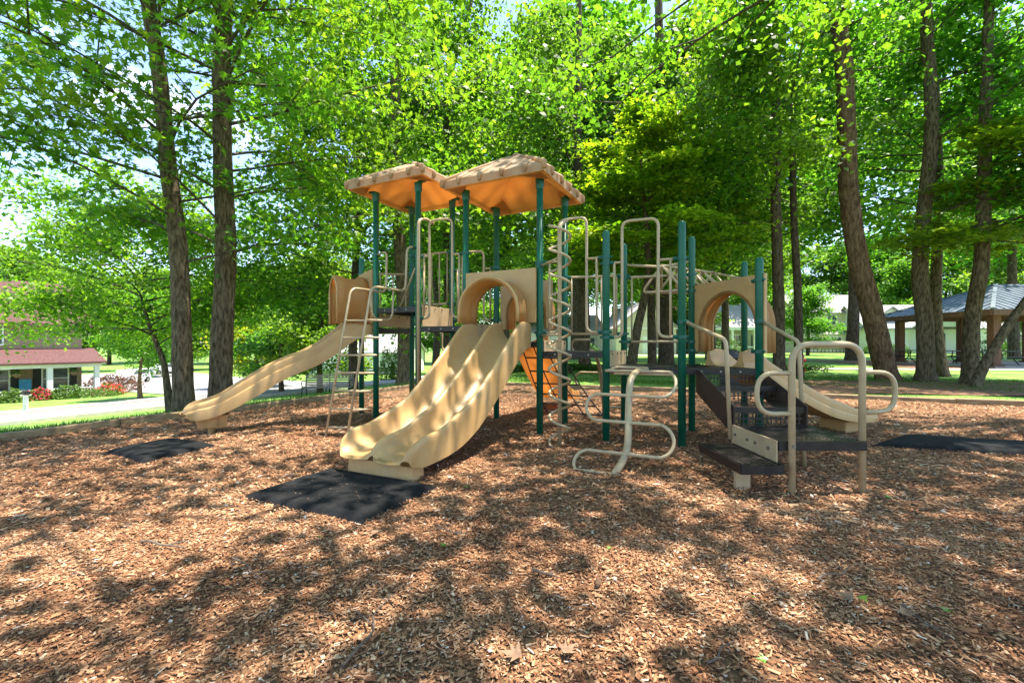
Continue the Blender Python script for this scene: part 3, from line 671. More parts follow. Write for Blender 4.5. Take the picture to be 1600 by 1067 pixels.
# stairs, transfer platform and its handrails
def stairs():
    x0, x1 = 2.14, 2.84
    st = MB(); levels = [(5.17, 4.80, .765), (4.80, 4.34, .605)]
    root = None
    for s_ in (0, 1):
        x = x0 if s_ == 0 else x1; b = MB()
        b.add([(x - .006, 5.2, ZT - .01), (x - .006, 5.2, ZT - .27), (x - .006, 4.31, .33), (x - .006, 4.31, .62), (x - .006, 5.12, ZT - .01),
               (x + .006, 5.2, ZT - .01), (x + .006, 5.2, ZT - .27), (x + .006, 4.31, .33), (x + .006, 4.31, .62), (x + .006, 5.12, ZT - .01)],
              [(0, 1, 2, 3, 4), (9, 8, 7, 6, 5), (0, 5, 6, 1), (1, 6, 7, 2), (2, 7, 8, 3), (3, 8, 9, 4), (4, 9, 5, 0)])
        if root is None: root = b.build('stairs', 'rust', PS)
        else: b.build('stringer', 'rust', root)
    zp = ZT
    for (ya, yb, z) in levels + [(4.34, 3.62, .43)]:
        last = yb == 3.62
        r_ = MB(); n = 15
        r_.perf((x0 + .012, ya - .001, z + .012), (x1 - x0 - .024, 0, 0), (0, 0, zp - z - .07), n, max(2, int((zp - z - .06) / .045)), .68); r_.build('riser', 'deck', root)
        if not last:
            t = MB(); t.perf((x0 + .012, yb, z), (x1 - x0 - .024, 0, 0), (0, ya - yb, 0), 15, 10, .56)
            t.bar((x0 + .012, yb - .006, z - .025), (x1 - .012, yb - .006, z - .025), .012, .055); t.build('tread', 'deck', root)
        zp = z
    # platform
    b = MB(); b.perf((2.15, 3.62, .43), (.71, 0, 0), (0, .70, 0), 16, 16, .56)
    for p, q in (((2.15, 3.62), (2.86, 3.62)), ((2.86, 3.62), (2.86, 4.32)), ((2.86, 4.32), (2.15, 4.32)), ((2.15, 4.32), (2.15, 3.62))): b.bar((*p, .395), (*q, .395), .02, .075)
    pf = b.build('transfer_platform', 'deck', PS)
    b = MB(); b.bar((2.128, 3.60, .335), (2.128, 4.33, .335), .012, .21); sp_ = b.build('side_panel', 'tube', pf)
    for y in (3.70, 3.90, 4.03, 4.25):
        b = MB(); b.tube([(2.122, y, .36), (2.108, y, .36)], .013, 8); b.build('bolt', 'bolt', sp_)
    b = MB(); b.perf((1.79, 3.50, .27), (.325, 0, 0), (0, .77, 0), 7, 17, .56)
    for p, q in (((1.79, 3.50), (2.118, 3.50)), ((2.118, 3.50), (2.118, 4.27)), ((2.118, 4.27), (1.79, 4.27)), ((1.79, 4.27), (1.79, 3.50))): b.bar((*p, .235), (*q, .235), .018, .07)
    b.build('low_step', 'deck', pf)
    b = MB(); b.box(1.86, 1.98, 3.72, 3.76, -.03, .2); b.build('step_foot', 'tube', pf)
    # arch with two grab loops
    a, c = V(2.245, 3.595, 0), V(2.865, 3.665, 0)
    ar = rail('grab_arch', [a + V(0, 0, -.05), a + V(0, 0, 1.215), c + V(0, 0, 1.215), c + V(0, 0, -.05)], .0265, .17, seg=12)
    d = (c - a).normalized()
    for p, s_ in ((a, -1), (c, 1)):
        rail('grab_loop', [p + V(0, 0, .985), p + d * (s_ * .30) + V(0, 0, .985), p + d * (s_ * .30) + V(0, 0, .66), p + V(0, 0, .66)], .0195, .155, ar, seg=10)
        m_ = MB(); m_.tube([p + V(0, -.026, .40), p + V(0, -.036, .40)], .014, 8); m_.build('bolt', 'bolt', ar)
    rail('handrail', [V(2.02, 5.22, 1.475), V(2.10, 4.40, 1.26), V(2.11, 4.33, .30)], .020, .07, seg=10)
    rail('handrail', [V(2.84, 5.10, 1.475), V(2.87, 4.48, 1.24), V(2.88, 4.41, -.04)], .020, .07, seg=10)
stairs(); clamp('T1', 1.475, (.3, -1, 0)); clamp('T3', 1.475, (-.4, -1, 0))
clamp('T3', 1.13, (-.3, 1, 0)); clamp('T2', 1.13, (1, -1, 0)); clamp('T3', 1.95, (-.3, 1, 0)); clamp('T2', 1.95, (1, -1, 0))

# ------------------------------------------------------------------ trees
def leaf_star():
    """five pointed leaf, stem at the origin, pointing along +x, unit long"""
    tips = [(.30, -.62), (.78, -.52), (1.08, 0), (.78, .52), (.30, .62)]; notch = [(.0, 0), (.34, -.22), (.48, -.16), (.48, .16), (.34, .22)]
    v = [(.32, 0, .03)] + [(x, y, -.10 * abs(y)) for x, y in tips] + [(x, y, 0) for x, y in notch]
    # quads: centre, notch i, tip i, notch i+1
    q = [(0, 6, 1, 7), (0, 7, 2, 8), (0, 8, 3, 9), (0, 9, 4, 10), (0, 10, 5, 6)]
    return np.array(v), np.array(q)
def leaf_oval():
    return np.array([(0, 0, 0), (.5, -.33, .06), (1, 0, -.06), (.5, .33, .06)]), np.array([(0, 1, 2, 3)])
LEAVES = {'star': leaf_star(), 'oval': leaf_oval()}
def scatter_leaves(name, centres, kind, size, m, parent, rng, tint, tilt=.55, face_up=1.0):
    """one mesh of leaves at the given centres"""
    lv, lq = LEAVES[kind]; n = len(centres); k = len(lv)
    yaw = rng.uniform(0, 2 * np.pi, n); nrm = np.stack([rng.normal(0, tilt, n), rng.normal(0, tilt, n), np.full(n, face_up)], 1)
    nrm /= np.linalg.norm(nrm, axis=1)[:, None]
    x = np.stack([np.cos(yaw), np.sin(yaw), rng.normal(-.25, .25, n)], 1); x -= nrm * (x * nrm).sum(1)[:, None]; x /= np.linalg.norm(x, axis=1)[:, None]
    y = np.cross(nrm, x); s = (size * rng.uniform(.5, 1.3, n))[:, None, None]
    v = centres[:, None, :] + s * (lv[None, :, 0:1] * x[:, None, :] + lv[None, :, 1:2] * y[:, None, :] + lv[None, :, 2:3] * nrm[:, None, :])
    q = (lq[None] + (np.arange(n) * k)[:, None, None]).reshape(-1, 4)
    return np_mesh(name, v.reshape(-1, 3), q, m, parent, tint=np.repeat(np.clip(tint, 0, 1), len(lq)))

def crown_data(rng, axis, z0, z1, rad, nl, sub, per, spray, up=(.15, .55), droop=.25, prof=None, flat=.28, azim=None):
    """limbs growing from axis(z); returns limb tubes and leaf centres"""
    limbs = []; cents = []; spr = []
    for i in range(nl):
        f = (i + rng.uniform(0, 1)) / nl; z = z0 + (z1 - z0) * f ** .9; az = i * 2.39996 + rng.uniform(-.5, .5)
        if azim is not None: az = azim[i % len(azim)] + rng.uniform(-.45, .45)
        pr = prof(f) if prof else (.72 + .28 * math.sin(math.pi * min(1, f * 1.3 + .1))) * (1 - .35 * f ** 4)
        L = rad * pr * rng.uniform(.75, 1.12); el = rng.uniform(*up) + .5 * f ** 2
        p = V(*axis(z)); d = V(math.cos(az) * math.cos(el), math.sin(az) * math.cos(el), math.sin(el)); pts = [p]; bend = rng.uniform(-.25, .25)
        n = 6
        for k in range(n):
            d = (d + V(-d.y, d.x, 0) * (bend / n + rng.normal(0, .13)) + V(0, 0, -droop / n * (1 if k > 1 else .2) + rng.normal(0, .07))).normalized(); p = p + d * (L / n); pts.append(p)
        limbs.append((pts, .007 + .006 * L))
        for s in range(sub):
            t = .18 + .82 * (s + rng.uniform(.2, .8)) / sub; x = t * n; k = min(int(x), n - 1); q = pts[k].lerp(pts[k + 1], x - k); dd = (pts[k + 1] - pts[k]).normalized()
            side = 1 if s % 2 else -1; a = rng.uniform(.5, 1.15) * side; h = V(dd.x * math.cos(a) - dd.y * math.sin(a), dd.x * math.sin(a) + dd.y * math.cos(a), dd.z * .3 + rng.uniform(-.45, .5)).normalized()
            l = L * rng.uniform(.20, .38) * (1.15 - .5 * t); e = q + h * l; mid = q + h * (l * .5) + V(0, 0, .04 * l); limbs.append(([q, mid, e - V(0, 0, .06 * l)], .006 + .008 * l))
            for c, w in ((mid, .8), (e, 1.0)):
                spr.append((c, spray * w * rng.uniform(.7, 1.25)))
        spr.append((pts[-1], spray * rng.uniform(.8, 1.2)))
    for c, w in spr:
        m_ = max(3, int(per * rng.uniform(.6, 1.4))); g = rng.normal(0, .5, (m_, 3)) * np.array([w, w, w * flat]); g[:, 2] -= .12 * (g[:, 0] ** 2 + g[:, 1] ** 2) / max(w, .1)
        cents.append(np.array(c)[None] + g)
    C = np.concatenate(cents); zz = np.concatenate([np.full(len(c), rng.normal(0, .20)) for c in cents])
    return limbs, C, zz
def build_limbs(name, limbs, parent, m='wood', seg=5):
    b = MB()
    for pts, r0 in limbs:
        n = len(pts); b.tube(pts, r0, seg if n > 3 else 4, rs=[r0 * (1 - .8 * k / (n - 1)) for k in range(n)], caps=False)
    return b.build(name, m, parent, local=True, smooth=True)
def build_trunk(name, path, d0, d1, m, parent, flare=1.0, rng=None):
    """path: local points from base up; lumpy, with a root flare"""
    pts = spline(path, 8); n = len(pts); seg = 18; L = [0]
    for k in range(1, n): L.append(L[-1] + (pts[k] - pts[k - 1]).length)
    ph = rng.uniform(0, 6, 4); rings = []
    for k, p in enumerate(pts):
        f = L[k] / L[-1]; r_ = (d0 * (1 - f) + d1 * f) / 2; h = max(p.z - pts[0].z, 0); ring = []
        for a in range(seg):
            t = 2 * math.pi * a / seg; fl = 1 + flare * math.exp(-h / .22) * (.45 + .3 * math.sin(3 * t + ph[0]) + .2 * math.sin(5 * t + ph[1]))
            w = 1 + .035 * math.sin(3 * t + ph[2] + h * .9) + .03 * math.sin(7 * t + h * 2.3 + ph[3]) + .02 * rng.normal()
            ring.append(p + V(math.cos(t), math.sin(t), 0) * (r_ * fl * w))
        rings.append(ring)
    b = MB(); b.loft(rings); return b.build(name, m, parent, local=True, smooth=True)

NLEAF = [0]
def tree(label, Y, pxs, d0, d1, seed, z0, z1, rad, nl, sub=6, per=30, spray=.62, leaf='star', size=.15, lm='leaf', bm='bark', name='sweetgum_tree', group=None, flare=1.0, tint=(.42, .2), cat='tree', up=(.1, .5), droop=.45, prof=None, flat=.78, azim=None, tilt=.95, basez=None):
    """pxs: trunk line read off the photograph at depth Y, turned into real positions there"""
    rng = np.random.default_rng(seed); w = [at(a, b, Y) for a, b in pxs]; g = gz(w[0].x, w[0].y) if basez is None else basez
    root = empty(name, (w[0].x, w[0].y, g)); tag(root, label, cat, group)
    path = [p - V(w[0].x, w[0].y, g) for p in w]; path[0].z = -.08
    # wander in depth a little so the trunk is not flat
    for k, p in enumerate(path): p.y += .12 * math.sin(seed + p.z * .7) * min(1, max(p.z, 0) / 2)
    trunk = build_trunk('trunk', path, d0, d1, bm, root, flare, rng)
    P_ = spline(path, 8); zs_ = [p.z for p in P_]; xs_ = [p.x for p in P_]; ys_ = [p.y for p in P_]
    axis = lambda z: (interp(zs_, xs_, z), interp(zs_, ys_, z), z)
    limbs, C, var = crown_data(rng, axis, z0, z1, rad, nl, sub, per, spray, up, droop, prof, flat, azim)
    build_limbs('branches', limbs, root, 'wood')
    t = tint[0] + var + rng.normal(0, tint[1], len(C))
    scatter_leaves('crown', C, leaf, size, lm, root, rng, t, tilt); NLEAF[0] += len(C)
    return root

G_NEAR = 'trees around the play area'
# two big trunks on the left
tree('nearest tall tree with a slightly leaning grey trunk left of the long slide', 9.5, [(288, 648), (287, 560), (275, 400), (257, 250), (250, 100), (238, 0), (226, -160), (222, -330), (215, -560)], .38, .16, 11, 3.1, 12.5, 5.0, 28, 7, 38, .62, 'star', .15, tint=(.50, .2))
tree('tall tree with a straight grey trunk just right of the leaning one', 10.3, [(345, 642), (345, 560), (348, 400), (349, 250), (352, 100), (353, 0), (352, -200), (350, -420), (352, -640)], .48, .18, 12, 3.2, 13, 5.3, 30, 7, 38, .66, 'star', .15, tint=(.46, .2))
# behind the towers
tree('tall slim tree behind the left roof, its trunk forking high up', 17, [(632, 606), (630, 500), (626, 380), (615, 250), (616, 150), (628, 0), (640, -140), (650, -360)], .54, .16, 13, 3.9, 15, 5.4, 28, 6, 48, .85, 'oval', .2, tint=(.5, .22))
tree('slim tree with a bent trunk seen between the two roofs', 21, [(700, 598), (700, 400), (695, 260), (705, 120), (735, 0), (750, -210)], .46, .14, 14, 6.0, 17, 4.8, 24, 6, 36, .85, 'oval', .24, bm='bark_dark', name='oak_tree')
tree('dark trunk half hidden behind the step ladder', 18.5, [(553, 608), (553, 500), (556, 380), (560, 250), (556, 100)], .38, .12, 15, 2.6, 12.5, 5.2, 34, 7, 52, .85, 'oval', .2, bm='bark_dark', tint=(.42, .2))
# centre right
tree('dark straight tree behind the spiral climber', 21, [(913, 579), (912, 500), (908, 380), (902, 200), (905, 50), (905, -160)], .56, .16, 16, 4.6, 15, 5.4, 26, 6, 44, .95, 'oval', .25, lm='leaf_far', bm='bark_dark', name='oak_tree', tint=(.5, .22), azim=[.6, 1.4, 2.2, 3.0, 3.8])
tree('light yellow green layered tree with a curved trunk behind the overhead ladder', 17.5, [(984, 580), (992, 530), (1006, 470), (1014, 420), (1010, 340), (1000, 260), (1000, 215)], .42, .07, 17, 3.4, 9.2, 3.4, 34, 7, 60, .66, 'oval', .2, lm='leaf_light', bm='bark_dark', name='dogwood_tree', up=(.0, .25), droop=.25, flat=.2, tilt=.45, tint=(.55, .22))
tree('thin dark trunk right of the curved one behind the lower deck', 21, [(1019, 576), (1019, 480), (1020, 380), (1015, 250), (1012, 60)], .42, .12, 18, 6, 15, 4.6, 18, 6, 36, .85, 'oval', .25, lm='leaf_far', bm='bark_dark', name='oak_tree', tint=(.5, .2), azim=[.3, 1.0, 1.7, 2.4])
tree('thick dark trunk behind the lower deck barrier', 22, [(1041, 576), (1040, 480), (1036, 350), (1032, 150), (1030, -60), (1030, -260)], .74, .2, 19, 4.4, 16, 5.6, 26, 6, 44, 1.0, 'oval', .26, lm='leaf_far', bm='bark_dark', name='oak_tree', tint=(.5, .22), azim=[-.3, .5, 1.2, 2.0, 2.8])
tree('dark tree seen through the arch of the short slide', 25, [(1133, 572), (1132, 470), (1130, 340), (1128, 200)], .45, .14, 20, 4.2, 15, 5.0, 24, 6, 42, .95, 'oval', .27, lm='leaf_far', bm='bark_dark', name='oak_tree', tint=(.42, .2))
# right
tree('mid sized trunk just right of the short slide hood', 16, [(1217, 594), (1215, 480), (1213, 300), (1210, 100), (1206, -120), (1204, -360)], .40, .15, 21, 5.0, 13.5, 4.8, 24, 6, 40, .8, 'oval', .2, bm='bark_dark', tint=(.5, .2), azim=[1.2, 2.0, 2.8, 3.6, 4.2])
tree('slender dark tree that kinks left above the arch rail', 16.6, [(1247, 590), (1244, 480), (1243, 330), (1240, 240), (1228, 150), (1205, 70), (1190, -40)], .31, .12, 22, 5.0, 13, 3.8, 20, 6, 36, .7, 'oval', .2, bm='bark_dark', tint=(.5, .2), azim=[1.3, 2.1, 2.8, 3.5])
tree('big leaning reddish pine with a bare trunk on the right', 15.2, [(1388, 588), (1374, 545), (1358, 480), (1343, 400), (1330, 300), (1320, 200), (1315, 110), (1310, 0), (1300, -200), (1292, -480)], .66, .32, 23, 10.3, 15, 4.4, 20, 6, 40, .85, 'oval', .2, bm='bark_red', name='pine_tree', flare=.6, tint=(.48, .2))
tree('grey tree with lichen near the pavilion corner', 14.6, [(1446, 596), (1446, 500), (1443, 400), (1450, 200), (1452, 0), (1450, -200), (1450, -420)], .48, .2, 24, 5.2, 13.5, 4.6, 22, 6, 40, .75, 'oval', .185, bm='bark', tint=(.52, .2), azim=[-.6, 0, .6, 1.2, 1.8])
tree('second grey trunk close behind the lichen covered one', 17, [(1472, 588), (1466, 480), (1463, 300), (1468, 120)], .44, .16, 25, 5.4, 13.5, 4.6, 18, 6, 34, .8, 'oval', .22, lm='leaf_far', bm='bark', name='oak_tree', tint=(.45, .2))
tree('mottled tree in front of the pavilion roof', 13.6, [(1516, 602), (1524, 500), (1531, 400), (1540, 200), (1548, 0), (1552, -200)], .42, .18, 26, 4.6, 12.5, 4.4, 20, 6, 40, .72, 'oval', .18, bm='bark', tint=(.52, .2), azim=[-.9, -.2, .4, 1.0])
tree('small layered tree with a strongly leaning trunk at the right edge', 12.6, [(1520, 606), (1545, 562), (1580, 500), (1618, 440), (1640, 380), (1640, 280), (1630, 200)], .27, .08, 27, 3.3, 7.2, 3.6, 30, 7, 60, .6, 'oval', .17, lm='leaf_light', bm='bark', name='dogwood_tree', up=(-.05, .2), droop=.25, flat=.2, tilt=.45, tint=(.4, .2), flare=.4, azim=[-1.6, -.8, 0, .7, 1.4, 2.6])
tree('tall tree outside the right edge whose high boughs hang over the play area', 7.4, [(1830, 650), (1826, 300), (1815, 0), (1800, -400), (1790, -800)], .6, .2, 31, 7.8, 13.5, 10.2, 26, 6, 50, .62, 'oval', .2, bm='bark', tint=(.5, .2), azim=[2.9, 3.2, 3.5, 3.9, 4.3], up=(.0, .35))
tree('tall tree outside the left edge whose high boughs hang over the mulch', 6.2, [(-120, 690), (-118, 300), (-125, 0), (-130, -400), (-135, -900)], .55, .2, 32, 7.6, 13, 9.4, 22, 6, 50, .62, 'oval', .2, bm='bark', tint=(.5, .2), azim=[-1.1, -.7, -.3, 0, .3], up=(.0, .35))
tree('tall tree behind the camera whose boughs shade the foreground mulch', -2.6, [(260, 200), (260, 1200), (250, 2600), (250, 4000), (250, 5000)], .6, .2, 33, 6.8, 12.5, 8.0, 24, 6, 54, .62, 'oval', .2, bm='bark', tint=(.5, .2), up=(.0, .35), basez=0)
# left background
tree('small spreading tree in front of the brown house', 15.5, [(266, 640), (260, 575), (250, 540), (236, 505), (225, 470)], .26, .1, 28, 2.3, 6.4, 4.9, 30, 8, 64, .66, 'oval', .14, bm='bark', name='maple_tree', up=(.1, .5), droop=.4, tint=(.55, .2), flare=.4)
tree('bushy multi stemmed tree on the lawn beyond the street', 32, [(219, 621), (219, 600), (221, 575), (223, 550)], .30, .12, 29, 1.6, 6.0, 3.2, 22, 6, 40, .55, 'oval', .20, bm='bark_red', name='crape_myrtle', up=(.6, 1.1), droop=.1, tint=(.5, .2))
tree('low yellow green tree beyond the street behind the long slide', 40, [(402, 592), (402, 575), (402, 560)], .35, .15, 30, .8, 5.2, 4.2, 24, 6, 50, .8, 'oval', .26, lm='leaf_light', name='maple_tree', up=(.3, .8), tint=(.6, .2))
print('near leaves', NLEAF[0])

# ---- copies of three broad trees for everything farther off
def proto(seed, h, rad, nl, per, lm, tint, low=.14):
    rng = np.random.default_rng(seed); root = empty('broadleaf_tree', (0, 0, 0))
    path = [V(0, 0, -.3), V(.1, .05, h * .25), V(-.1, .1, h * .5), V(.1, 0, h * .92)]; build_trunk('trunk', path, .55, .12, 'bark_dark', root, .8, rng)
    axis = lambda z: (0, 0, z); limbs, C, var = crown_data(rng, axis, h * low, h * .95, rad, nl, 6, per, rad * .26, (.1, .6), .35, None, .7)
    build_limbs('branches', limbs, root, 'wood', 4); scatter_leaves('crown', C, 'oval', .36, lm, root, rng, tint + var + rng.normal(0, .2, len(C)), .7)
    return root
def copy_tree(o, parent=None):
    c = o.copy(); COL.objects.link(c); c.parent = parent
    for ch in o.children: copy_tree(ch, c)
    return c
protos = [proto(101, 14, 5.0, 34, 44, 'leaf_far', .5), proto(102, 17, 5.2, 36, 46, 'leaf', .45, .34), proto(103, 11, 4.6, 30, 44, 'leaf_far', .65)]
FAR = [  # pixel column, depth, prototype, scale, label
    (20, 62, 1, 1.0, 'far tree above the roof of the brown house'), (120, 70, 0, 1.1, 'far tree right of the brown house roof'), (300, 75, 2, 1.0, 'far tree beyond the lawn seen between the two left trunks'),
    (230, 58, 0, .8, 'far tree behind the bushy multi stemmed one'), (400, 80, 1, 1.0, 'far tree above the low yellow green one'), (470, 66, 0, 1.0, 'far tree standing left of the white garage'),
    (540, 88, 1, 1.1, 'far tree behind the roof of the white garage'), (610, 78, 2, 1.1, 'far tree behind the rail fence'), (440, 34, 2, .72, 'round tree by the street beyond the long slide'),
    (500, 30, 2, .80, 'dense green tree between the long slide and the left tower'), (680, 40, 1, 1.4, 'far tree behind the middle deck'), (745, 60, 1, 1.1, 'far tree behind the double slide hood'),
    (790, 40, 1, 1.5, 'tree behind the centre of the right tower'), (850, 66, 0, 1.2, 'far tree left of the spiral climber'), (900, 36, 1, 1.55, 'dense tree behind the spiral climber'), (960, 62, 1, 1.2, 'far tree above the cream cottage'),
    (1075, 58, 0, 1.2, 'far tree right of the cream cottage'), (1110, 35, 1, 1.5, 'dense tree above the overhead ladder'), (1160, 66, 1, 1.2, 'far tree above the grey porch house'), (1262, 48, 2, .62, 'pale green tree on the far lawn edge'),
    (1300, 80, 0, 1.3, 'far tree behind the cream two storey house'), (1370, 74, 1, 1.1, 'far tree behind the big pine'), (1420, 66, 2, 1.2, 'far tree behind the white gabled house'), (1480, 70, 0, 1.2, 'far tree beyond the pavilion roof'),
    (1560, 62, 1, 1.1, 'far tree right of the pavilion peak'), (1620, 48, 0, 1.0, 'far tree at the right picture edge'), (1330, 33, 1, 1.4, 'tree with high branches between pine and slender trunk'), (1585, 36, 1, 1.4, 'leafy tree over the pavilion'),
    (-60, 90, 0, 1.3, 'tall tree on the skyline at the far left edge'), (70, 105, 1, 1.4, 'skyline tree farthest behind the brown house'), (170, 95, 2, 1.6, 'skyline tree over the parked cars'), (260, 110, 0, 1.6, 'skyline tree behind the leaning trunk'),
    (350, 100, 2, 1.7, 'skyline tree behind the straight trunk'), (425, 115, 0, 1.7, 'skyline tree above the green street sign'), (505, 105, 2, 1.9, 'skyline tree over the left end of the white garage'), (580, 118, 0, 1.7, 'skyline tree over the right end of the white garage'),
    (660, 100, 2, 1.9, 'skyline tree behind the fire pole'), (720, 95, 0, 1.5, 'skyline tree behind the double slide top'), (800, 90, 2, 1.8, 'skyline tree under the right roof'), (880, 100, 0, 1.6, 'skyline tree over the grey garage'),
    (1000, 95, 2, 1.9, 'skyline tree farthest behind the cream cottage'), (1120, 100, 0, 1.6, 'skyline tree farthest behind the grey porch house'), (1210, 95, 2, 1.9, 'skyline tree left of the two storey house'), (1345, 100, 0, 1.6, 'skyline tree right of the two storey house'), (1520, 90, 2, 1.8, 'skyline tree behind the long white house')]
used = set()
for k, (p, Y, pi, s, lab) in enumerate(FAR):
    o = protos[pi] if pi not in used else copy_tree(protos[pi]); used.add(pi)
    x = px(p, Y); o.location = (x, Y, gz(x, Y)); o.rotation_euler = (0, 0, k * 1.9); o.scale = (s * (1 + .1 * math.sin(k)), s * (1 + .1 * math.cos(k)), s)
    tag(o, lab, 'tree', 'broadleaf trees in the background')

# ------------------------------------------------------------------ mulch chips, grass
rng = np.random.default_rng(5)
def in_bed(x, y):
    d = dleft(x, y); back = (y - 14.2) * .918 + (x + 3.0) * .395      # beyond the back border when positive
    return (d < -.12) & (back < -.12)
def wedge(n, y0, y1, margin=1.0):
    """random ground points in the strip the camera can see, plus a margin"""
    y = np.sqrt(rng.uniform(y0 ** 2, y1 ** 2, n)); x = rng.uniform(-1, 1, n) * (1.16 * y + margin); return x, y
def chips(x, y, scale, sides):
    n = len(x); L = rng.gamma(2.6, .0046, n).clip(.0035, .032) * scale; Wd = rng.gamma(4, .0013, n).clip(.0018, .011) * scale; T = rng.uniform(.0005, .0014, n) * scale
    long_ = rng.random(n) < .10; L[long_] *= 1.7; Wd[long_] *= .5; big = rng.random(n) < .03; Wd[big] *= 1.6; L[big] *= 1.3
    yaw = rng.uniform(0, 2 * np.pi, n); pit = rng.normal(0, .17, n); rol = rng.normal(0, .26, n)
    d = np.stack([np.cos(yaw) * np.cos(pit), np.sin(yaw) * np.cos(pit), np.sin(pit)], 1); s = np.stack([-np.sin(yaw), np.cos(yaw), np.zeros(n)], 1)
    u = np.cross(d, s); s = s * np.cos(rol)[:, None] + u * np.sin(rol)[:, None]; u = np.cross(d, s)
    z = ground(x, y) + .014 + rng.uniform(0, .016, n) * scale; c = np.stack([x, y, z], 1)
    top = [(-1, -.9), (.85, -1), (1, .7), (-.8, 1)]
    v = np.stack([c + d * (L * a)[:, None] + s * (Wd * b)[:, None] + u * T[:, None] for a, b in top] + ([c + d * (L * a)[:, None] + s * (Wd * b)[:, None] - u * T[:, None] for a, b in top] if sides else []), 1)
    k = v.shape[1]; q = [(0, 1, 2, 3)] + ([(0, 4, 5, 1), (2, 6, 7, 3), (1, 5, 6, 2), (3, 7, 4, 0)][:sides] if sides else [])
    q = np.array(q); t = np.clip(rng.beta(1.7, 2.6, n) + .10 * np.sin(x * 2.3 + 1.7 * np.sin(y * 1.9)) * np.sin(y * 2.9 + x), 0, 1); t[rng.random(n) < .014] = .98
    return v.reshape(-1, 3), (q[None] + (np.arange(n) * k)[:, None, None]).reshape(-1, 4), np.repeat(t, len(q))
def merge(parts):
    vs_, qs, ts = [], [], []; b = 0
    for v, q, t in parts: vs_.append(v); qs.append(q + b); ts.append(t); b += len(v)
    return np.concatenate(vs_), np.concatenate(qs), np.concatenate(ts)
parts = []
for n, y0, y1, sc_, sd_ in ((108000, 1.0, 3.2, .77, 2), (115000, 3.0, 6.0, 1.05, 0), (85000, 5.8, 10.5, 1.45, 0), (16000, 10, 15, 1.8, 0)):
    x, y = wedge(n, y0, y1); k = in_bed(x, y); parts.append(chips(x[k], y[k], sc_, sd_))
o = np_mesh('wood_chips', *merge(parts)[:2], 'chip', None, merge(parts)[2]); tag(o, 'loose brown wood chips covering the play area', 'wood chips', kind='stuff')

def blades(x, y, h, w):
    n = len(x); a = rng.uniform(0, 2 * np.pi, n); lean = rng.uniform(.1, .7, n) * h; la = rng.uniform(0, 2 * np.pi, n); z = ground(x, y) - .03
    s = np.stack([np.cos(a), np.sin(a), np.zeros(n)], 1) * (w / 2)[:, None]; c = np.stack([x, y, z], 1)
    tip = c + np.stack([np.cos(la) * lean, np.sin(la) * lean, h], 1); mid = (c + tip) / 2 + np.stack([-np.cos(la) * lean * .15, -np.sin(la) * lean * .15, h * .12], 1)
    v = np.stack([c - s, c + s, mid + s * .7, tip, mid - s * .7], 1)
    return v.reshape(-1, 3), (np.array([[0, 1, 2, 4]]) + (np.arange(n) * 5)[:, None]), (np.array([[4, 2, 3, 3]]) + (np.arange(n) * 5)[:, None])
def grass(name, label, x, y, h, w):
    v, q1, q2 = blades(x, y, h, w); n = len(x); t = np.clip(rng.normal(.5, .22, n), 0, 1)
    q2 = q2.copy(); q2[:, 3] = q2[:, 0]
    o = np_mesh(name, v, np.concatenate([q1[:, [0, 1, 2]], q1[:, [0, 2, 3]], q2[:, :3]]), 'blade', None, np.concatenate([t, t, t])); return tag(o, label, 'grass', kind='stuff')
n = 60000; d = .15 + rng.random(n) ** 1.3 * 9; s_ = rng.uniform(-6, 24, n); x, y = -7.4 - .868 * d + .496 * s_, 6.5 + .496 * d + .868 * s_
grass('verge_grass', 'long green grass on the verge beyond the left border', x, y, rng.uniform(.06, .17, n), rng.uniform(.006, .014, n))
n = 60000; x = rng.uniform(-3, 17, n); t = rng.random(n) ** 1.2 * 9; y = 14.2 - .43 * (x + 3.0) + .2 + t
k = (np.sin(x * 1.7 + 2 * np.sin(y * .9)) + np.sin(y * 2.1 + x * .6) + rng.normal(0, .8, n) > .1) | (t > 6); k &= ~((x > 5.5) & (t > 1.0) & (t < 3.6) & (rng.random(n) < .9))
grass('back_grass', 'patchy green grass behind the back border', x[k], y[k], rng.uniform(.04, .11, k.sum()), rng.uniform(.008, .016, k.sum()))
n = 9000; x = rng.uniform(-1, 13.5, n); y = 19.6 - .087 * x + rng.uniform(0, 1.6, n) + .4
v = np.stack([x, y, ground(x, y) + rng.uniform(.05, .28, n)], 1)
o = scatter_leaves('ground_cover', v, 'oval', .12, 'needle', None, rng, rng.normal(.35, .2, n), .6); tag(o, 'dark low ground cover along the back path', 'ground cover', kind='stuff')

# ------------------------------------------------------------------ borders, mats, litter
def border(name, label, pts, ln=2.4, w=.14, h=.17):
    root = empty(name, (*pts[0], gz(*pts[0]))); tag(root, label, 'border')
    p, q = V(*pts[0], 0), V(*pts[1], 0); L = (q - p).length; d = (q - p).normalized(); n = int(L / ln); r_ = random.Random(3)
    for k in range(n):
        a, b = p + d * (k * L / n + .004), p + d * ((k + 1) * L / n - .004); a.z = gz(a.x, a.y) + h / 2 - .05 + r_.uniform(-.008, .008); b.z = gz(b.x, b.y) + h / 2 - .05 + r_.uniform(-.008, .008)
        m_ = MB(); m_.bar(a, b, w, h); m_.build('timber', 'timber', root, bevel=.012)
    return root
border('timber_border', 'low wooden timber border between mulch and the left grass verge', ((-12.9, -3.1), (-3.05, 14.15)))
border('timber_border', 'low wooden timber border along the back of the mulch', ((-2.9, 14.2), (18.5, 5.0)))

